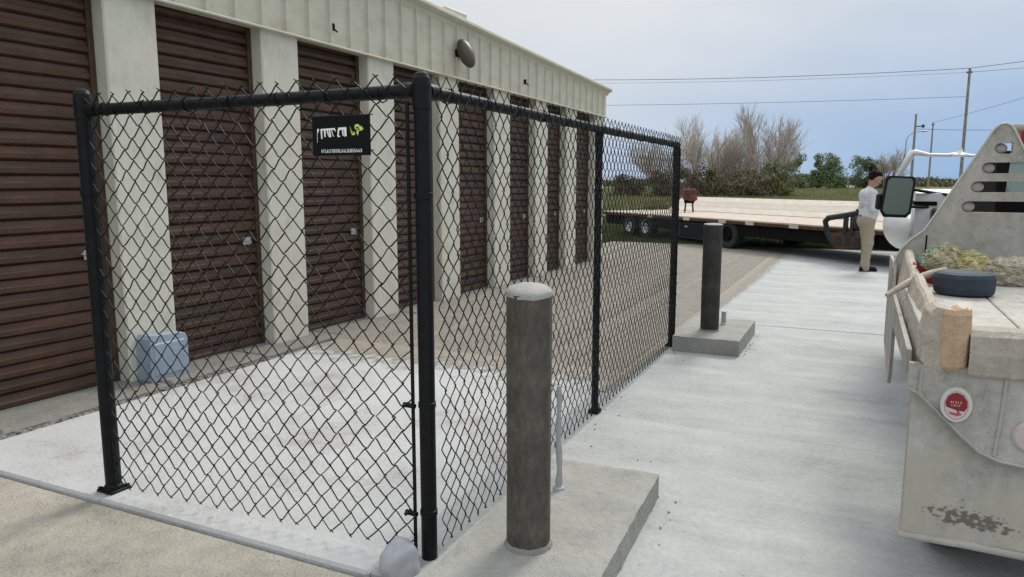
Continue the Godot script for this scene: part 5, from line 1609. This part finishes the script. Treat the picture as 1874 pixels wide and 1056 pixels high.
func build_far() -> void:
	# bare trees
	bare_tree("bare grey many-stemmed tree behind the fence end post", away(1212, 64), 4.9, 9, 0.62, 11, true, 260, Color(0.15, 0.15, 0.06))
	bare_tree("wide bare whitish tree fanning out above the trailer deck", away(1297, 66), 5.9, 10, 0.58, 12, true)
	bare_tree("tallest bare tree with a dark trunk and upright pale limbs", away(1405, 68), 7.0, 6, 0.36, 13, false)
	bare_tree("bare leaning tree with long pale side limbs beside the dark trunk", away(1378, 66), 5.4, 6, 0.62, 14, true)
	bare_tree("low bare whitish tree in the gap between two taller ones", away(1342, 67), 4.2, 8, 0.75, 15, true)
	bare_tree("thin bare tree rising behind the round dark shrub", away(1622, 84), 4.6, 3, 0.4, 16, false)
	# green trees and shrubs
	var olive := [Color(0.085, 0.08, 0.03), Color(0.12, 0.11, 0.045), Color(0.075, 0.06, 0.033), Color(0.14, 0.105, 0.06)]
	var brown := [Color(0.1, 0.074, 0.047), Color(0.14, 0.105, 0.066), Color(0.085, 0.075, 0.036)]
	var green := [Color(0.11, 0.15, 0.06), Color(0.15, 0.19, 0.085), Color(0.08, 0.115, 0.05)]
	var grey := [Color(0.14, 0.16, 0.095), Color(0.18, 0.195, 0.12), Color(0.1, 0.12, 0.07)]
	var dark := [Color(0.045, 0.06, 0.024), Color(0.06, 0.075, 0.03)]
	var brush := "brush under the bare trees"
	var low := [[1150, 66, 1.9, 1.0, brown, "brown scrubby brush seen through the fence mesh"], [1215, 61, 1.6, 1.15, olive, "olive brush beside the fence end post"], [1262, 62, 1.7, 1.2, brown, "brown brush behind the red engine"], [1300, 63, 1.8, 1.3, olive, "olive brush under the wide whitish tree"],
		[1338, 62, 1.6, 1.25, olive, "dense olive brush under the low whitish tree"], [1378, 62, 1.7, 1.15, brown, "brown brush left of the dark trunk"], [1424, 63, 1.7, 1.45, [Color(0.1, 0.115, 0.02), Color(0.13, 0.14, 0.035), Color(0.07, 0.08, 0.02)], "yellow-green bush right beside the dark trunk"]]
	var i := 0
	for b in low:
		shrub("brush", b[5], away(b[0], b[1]), Vector3(b[2] * 1.25, b[3] * 1.25, 1.5), 3800, b[4], 0.13, 500 + i, brush, 60)
		i += 1
	var trees := [[1450, 70, 1.25, 1.75, grey, "small grey-green tree next to the yellow-green bush"], [1470, 78, 0.9, 0.9, grey, "low grey-green tree with a pale gap beside it"], [1498, 74, 0.85, 1.7, green, "narrow leafy green tree growing against a broader one"], [1521, 73, 1.35, 1.75, green, "broad bright green tree standing alone in the field"],
		[1573, 82, 1.15, 1.75, grey, "thin airy grey-green tree behind the dark shrub"], [1600, 76, 1.2, 1.45, dark, "dark round green tree behind the standing person"]]
	for b in trees:
		shrub("leafy_tree", b[5], away(b[0], b[1] * 2.3), Vector3(b[2] * 2.6, b[3] * 2.6, b[2] * 2.4), 6400 if b[0] != 1573 else 2800, b[4], 0.26, 600 + i, "leafy trees in the field", 14)
		i += 1
	# scrub line along the horizon
	var st := mb()
	var rg := RandomNumberGenerator.new(); rg.seed = 70
	var nz := FastNoiseLite.new(); nz.seed = 71; nz.frequency = 0.02
	for k in 26000:
		var px := rg.randf_range(1040, 1960)
		var p := away(px, rg.randf_range(340, 480))
		var top := 3.4 + 2.4 * nz.get_noise_1d(px * 1.3) + 0.9 * nz.get_noise_1d(px * 9.0)
		p.y = pow(rg.randf(), 1.3) * maxf(0.6, top)
		var c: Color = (brown + olive)[rg.randi() % 7]
		var m := rg.randf_range(0.7, 1.5)
		leaf(st, p, rg.randf_range(0.5, 1.0), rg, Color(c.r * m, c.g * m, c.b * m))
	var sc := mesh_node("distant_scrub", st.commit(), M.leaf)
	tag(sc, "low brown scrub along the horizon beyond the field", "scrub"); sc.set_meta("kind", "stuff")
	# grass strip and weeds as instanced tufts
	var tuft := func(h: float, n: int, w: float, sd: int) -> Mesh:
		var s := mb(); var r := RandomNumberGenerator.new(); r.seed = sd
		for b in n:
			var a := r.randf() * TAU; var base := Vector3(cos(a), 0, sin(a)) * r.randf() * h * 0.5
			var tip := base + Vector3(r.randfn() * 0.35, 1.0, r.randfn() * 0.35) * h * r.randf_range(0.6, 1.1)
			var sd2 := Vector3(-sin(a), 0, cos(a)) * w
			s.set_normal(Vector3(cos(a), 0.5, sin(a)).normalized()); s.set_color(Color.WHITE)
			for v in [base - sd2, base + sd2, tip]: s.add_vertex(v)
		return s.commit()
	for q in [["lawn_grass", "short green grass strip beyond the concrete drive", 26000, 0.11, 9, 0.006], ["field_weeds", "tall dry grass and weeds covering the far field", 34000, 0.55, 12, 0.02]]:
		var mm := MultiMesh.new(); mm.transform_format = MultiMesh.TRANSFORM_3D; mm.use_colors = true
		mm.mesh = tuft.call(q[3], q[4], q[5], 3); mm.instance_count = q[2]
		for k in q[2]:
			var p: Vector3
			var c: Color
			if q[0] == "lawn_grass":
				p = Vector3(rg.randf_range(-11, 7), -0.05, -18.9 - pow(rg.randf(), 1.6) * 17.0)
				c = [Color(0.06, 0.1, 0.025), Color(0.08, 0.125, 0.035), Color(0.12, 0.14, 0.055), Color(0.05, 0.08, 0.02)][rg.randi() % 4]
			else:
				p = away(rg.randf_range(1090, 1900), 42.0 + pow(rg.randf(), 1.3) * 150.0); p.y = -0.05
				c = [Color(0.29, 0.27, 0.13), Color(0.2, 0.23, 0.09), Color(0.36, 0.31, 0.19), Color(0.17, 0.21, 0.075)][rg.randi() % 4]
			var m := rg.randf_range(0.75, 1.3)
			mm.set_instance_transform(k, Transform3D(Basis(Vector3.UP, rg.randf() * TAU).scaled(Vector3.ONE * rg.randf_range(0.6, 1.3)), p))
			mm.set_instance_color(k, Color(c.r * m, c.g * m, c.b * m))
		var mi := MultiMeshInstance3D.new(); mi.name = q[0]; mi.multimesh = mm; mi.material_override = M.leaf
		mi.set_meta("kind", "stuff"); tag(mi, q[1], "grass")
		add_child(mi)
	# utility poles
	var tops := []
	for q in [[1757, 56, 8.75, 0.095, "tall plain utility pole whose top carries several wires"], [1667, 88, 8.6, 0.13, "thick utility pole with a small bracket near its top"], [1699, 98, 8.4, 0.1, "thin utility pole between two thicker ones"]]:
		var p := away(q[0], q[1])
		var t := thing("utility_pole", q[4], "utility pole", p, 0.0, "utility poles beyond the field")
		st = mb()
		tube(st, [Vector3(0, -0.3, 0), Vector3(0, q[2] * 0.5, 0), Vector3(0, q[2], 0)], [q[3] * 1.15, q[3], q[3] * 0.75], 10)
		part(t, "shaft", st, M.pole_wood)
		st = mb()
		if q[0] == 1667:
			box(st, Vector3(-0.1, 7.3, -0.05), Vector3(0.75, 7.4, 0.05), 0.01)
			box(st, Vector3(0.6, 7.2, -0.12), Vector3(0.85, 7.52, 0.12), 0.02)
		else:
			box(st, Vector3(-0.16, q[2] - 0.3, -0.05), Vector3(0.16, q[2] - 0.22, 0.05), 0.01)
		part(t, "bracket", st, M.cable)
		st = mb()
		for x in [-0.3, 0.3]:
			lathe(st, [Vector2(0.03, 0), Vector2(0.05, 0.04), Vector2(0.03, 0.08), Vector2(0.0, 0.1)], 8, Transform3D(Basis.IDENTITY, Vector3(x * 0.4, q[2] - 0.25 if q[0] != 1667 else q[2], 0)))
		part(t, "insulator", st, M.galv)
		tops.append(p + Vector3(0, q[2], 0))
	var lp := away(1652, 92)
	var sl := thing("street_lamp", "slender street lamp with a curved arm standing beside the bracketed pole", "street lamp", lp, 0.0)
	st = mb()
	tube(st, [Vector3(0, -0.2, 0), Vector3(0, 4, 0), Vector3(0.05, 6.2, 0)], [0.1, 0.08, 0.06], 8)
	part(sl, "pole", st, M.galv)
	st = mb()
	tube(st, [Vector3(0.05, 6.1, 0), Vector3(0.2, 6.6, 0), Vector3(0.7, 7.0, 0), Vector3(1.5, 7.1, 0)], [0.05], 6)
	part(sl, "arm", st, M.galv)
	st = mb()
	lump(st, Vector3(1.7, 7.08, 0), Vector3(0.32, 0.09, 0.14), 0.0, 1.0, 1, 8, 12)
	part(sl, "lamp_head", st, M.galv)
	# overhead wires: sagging spans
	var span := func(a: Vector3, b: Vector3, sag: float, r: float, label: String) -> void:
		var pts := []
		for k in 25:
			var u := k / 24.0
			pts.append(a.lerp(b, u) - Vector3(0, sag * 4.0 * u * (1.0 - u), 0))
		var s := mb()
		tube(s, pts, [r], 4, false)
		var o := mesh_node("overhead_wire", s.commit(), M.cable)
		tag(o, label, "wire", "overhead wires")
	var A: Vector3 = tops[0]
	var across := (away(1000, 56) - away(1757, 56)).normalized()
	span.call(A, A + across * 44 + Vector3(0, 1.5, 0), 0.6, 0.017, "upper overhead wire running from the tall pole over the storage roof")
	span.call(A - Vector3(0, 0.25, 0), A + across * 44 + Vector3(0, 1.1, 0), 0.5, 0.008, "faint second wire just under the upper overhead wire")
	span.call(A - Vector3(0, 1.75, 0), A + across * 44 + Vector3(0, -0.9, 0), 0.3, 0.012, "lower overhead wire crossing above the bare trees")
	span.call(A, A - across * 26 + Vector3(0, 3.0, 2), 0.2, 0.016, "overhead wire rising from the tall pole past the truck headboard")
	span.call(A - Vector3(0, 0.25, 0), A - across * 26 + Vector3(0, 1.8, 2), 0.3, 0.012, "overhead wire leaving the tall pole just below the rising one")
	span.call(tops[2], A + Vector3(0, 1.2, 0) - across * 12, 0.3, 0.016, "overhead wire climbing from the thin pole past the tall pole")
	span.call(tops[1] - Vector3(0, 1.5, 0), tops[1] - across * 30 + Vector3(0, -1.0, 8), 0.7, 0.02, "overhead wire hung from the bracketed pole towards the headboard")
	# far parked cars
	for q in [[1554, 215, "white car parked far off in the field grass"], [1457, 190, "white car parked far off beyond the grey-green tree"]]:
		var c := thing("parked_car", q[2], "car", away(q[0], q[1]), 0.5, "cars far off in the field")
		st = mb()
		prism(st, PackedVector2Array([Vector2(-2.1, 0.35), Vector2(2.1, 0.35), Vector2(2.15, 0.75), Vector2(1.3, 0.95), Vector2(0.7, 1.45), Vector2(-0.9, 1.5), Vector2(-1.7, 1.0), Vector2(-2.15, 0.9)]), func(v, k): return Vector3(v.x, v.y, -0.85 + 1.7 * k))
		part(c, "body", st, M.white_paint)
		for sgn in [-1, 1]:
			st = mb()
			prism(st, PackedVector2Array([Vector2(-1.45, 1.0), Vector2(1.1, 0.98), Vector2(0.62, 1.36), Vector2(-0.85, 1.4)]), func(v, k): return Vector3(v.x, v.y, sgn * (0.852 + 0.01 * k)))
			part(c, "window", st, M.cab_glass)
			for x in [-1.35, 1.35]:
				st = mb()
				lathe(st, [Vector2(0, -0.1), Vector2(0.33, -0.1), Vector2(0.35, 0), Vector2(0.33, 0.1), Vector2(0, 0.1)], 16, Transform3D(Basis(Vector3.RIGHT, PI / 2), Vector3(x, 0.33, 0.8 * sgn)))
				part(c, "wheel", st, M.rubber)

# ---------------------------------------------------------------- light
func build_sky() -> Sky:
	# high overcast that opens to clear blue low towards the far field
	var w := 512; var h := 256
	var im := Image.create(w, h, false, Image.FORMAT_RGBAF)
	var nz := FastNoiseLite.new(); nz.seed = 5; nz.frequency = 0.9; nz.fractal_octaves = 4
	for y in h:
		var el := PI * (0.5 - (y + 0.5) / h)
		for x in w:
			var az := wrapf(TAU * (x + 0.5) / w, -PI, PI)
			var d := Vector3(sin(az) * cos(el), sin(el), -cos(az) * cos(el))
			var c: Color
			if el < 0.0:
				c = Color(0.22, 0.22, 0.2)
			else:
				var n := nz.get_noise_3d(d.x * 1.2, d.y * 4.0, d.z * 1.2) * 0.12 + nz.get_noise_3d(d.x * 5.0, d.y * 22.0, d.z * 5.0) * 0.05
				var e := rad_to_deg(el)
				var clear := 1.0 - smoothstep(-3.0, 18.0, e + n * 30.0 - 5.0 * smoothstep(-32.0, 12.0, rad_to_deg(az)) + 4.0)
				clear *= 0.5 + 0.5 * smoothstep(-40.0, 6.0, rad_to_deg(az)) * (1.0 - smoothstep(70.0, 175.0, rad_to_deg(az)))
				var cloud := Color(0.73, 0.76, 0.795) * (1.0 + 0.75 * smoothstep(12.0, 80.0, e)) * (1.0 + n * 0.5)
				c = cloud.lerp(Color(0.275, 0.455, 0.72), clamp(clear, 0.0, 1.0))
			c.a = 1.0
			im.set_pixel(x, y, c)
	var m := PanoramaSkyMaterial.new(); m.panorama = ImageTexture.create_from_image(im)
	var s := Sky.new(); s.sky_material = m
	return s

func _ready() -> void:
	# camera
	var cam := Camera3D.new(); cam.name = "camera"
	cam.position = EYE
	cam.rotation_degrees = Vector3(-8.2, 25.4, 0)
	cam.fov = rad_to_deg(2.0 * atan(528.0 / FOCAL))
	cam.near = 0.05; cam.far = 4000.0
	add_child(cam); cam.current = true
	cam_basis = cam.transform.basis
	# sky, exposure
	var env := Environment.new()
	env.background_mode = Environment.BG_SKY
	env.sky = build_sky()
	env.tonemap_mode = Environment.TONE_MAPPER_LINEAR
	env.tonemap_exposure = 1.0
	env.sdfgi_enabled = true; env.ssao_enabled = true; env.ssil_enabled = true
	var we := WorldEnvironment.new(); we.name = "environment"; we.environment = env
	add_child(we)
	# veiled sun, high over the far field: soft shadows that fall towards the viewer
	var sun := DirectionalLight3D.new(); sun.name = "sun"
	sun.light_energy = 0.75
	sun.light_angular_distance = 18.0
	sun.light_color = Color(1.0, 0.97, 0.92)
	sun.shadow_enabled = true
	add_child(sun)
	sun.look_at_from_position(Vector3(1.0, 7.0, -7.0), Vector3.ZERO)
	make_materials()
	build_ground()
	build_storage()
	build_fence()
	build_bollards()
	build_truck()
	build_trailer()
	build_far()
	build_person()
	build_truck_load()
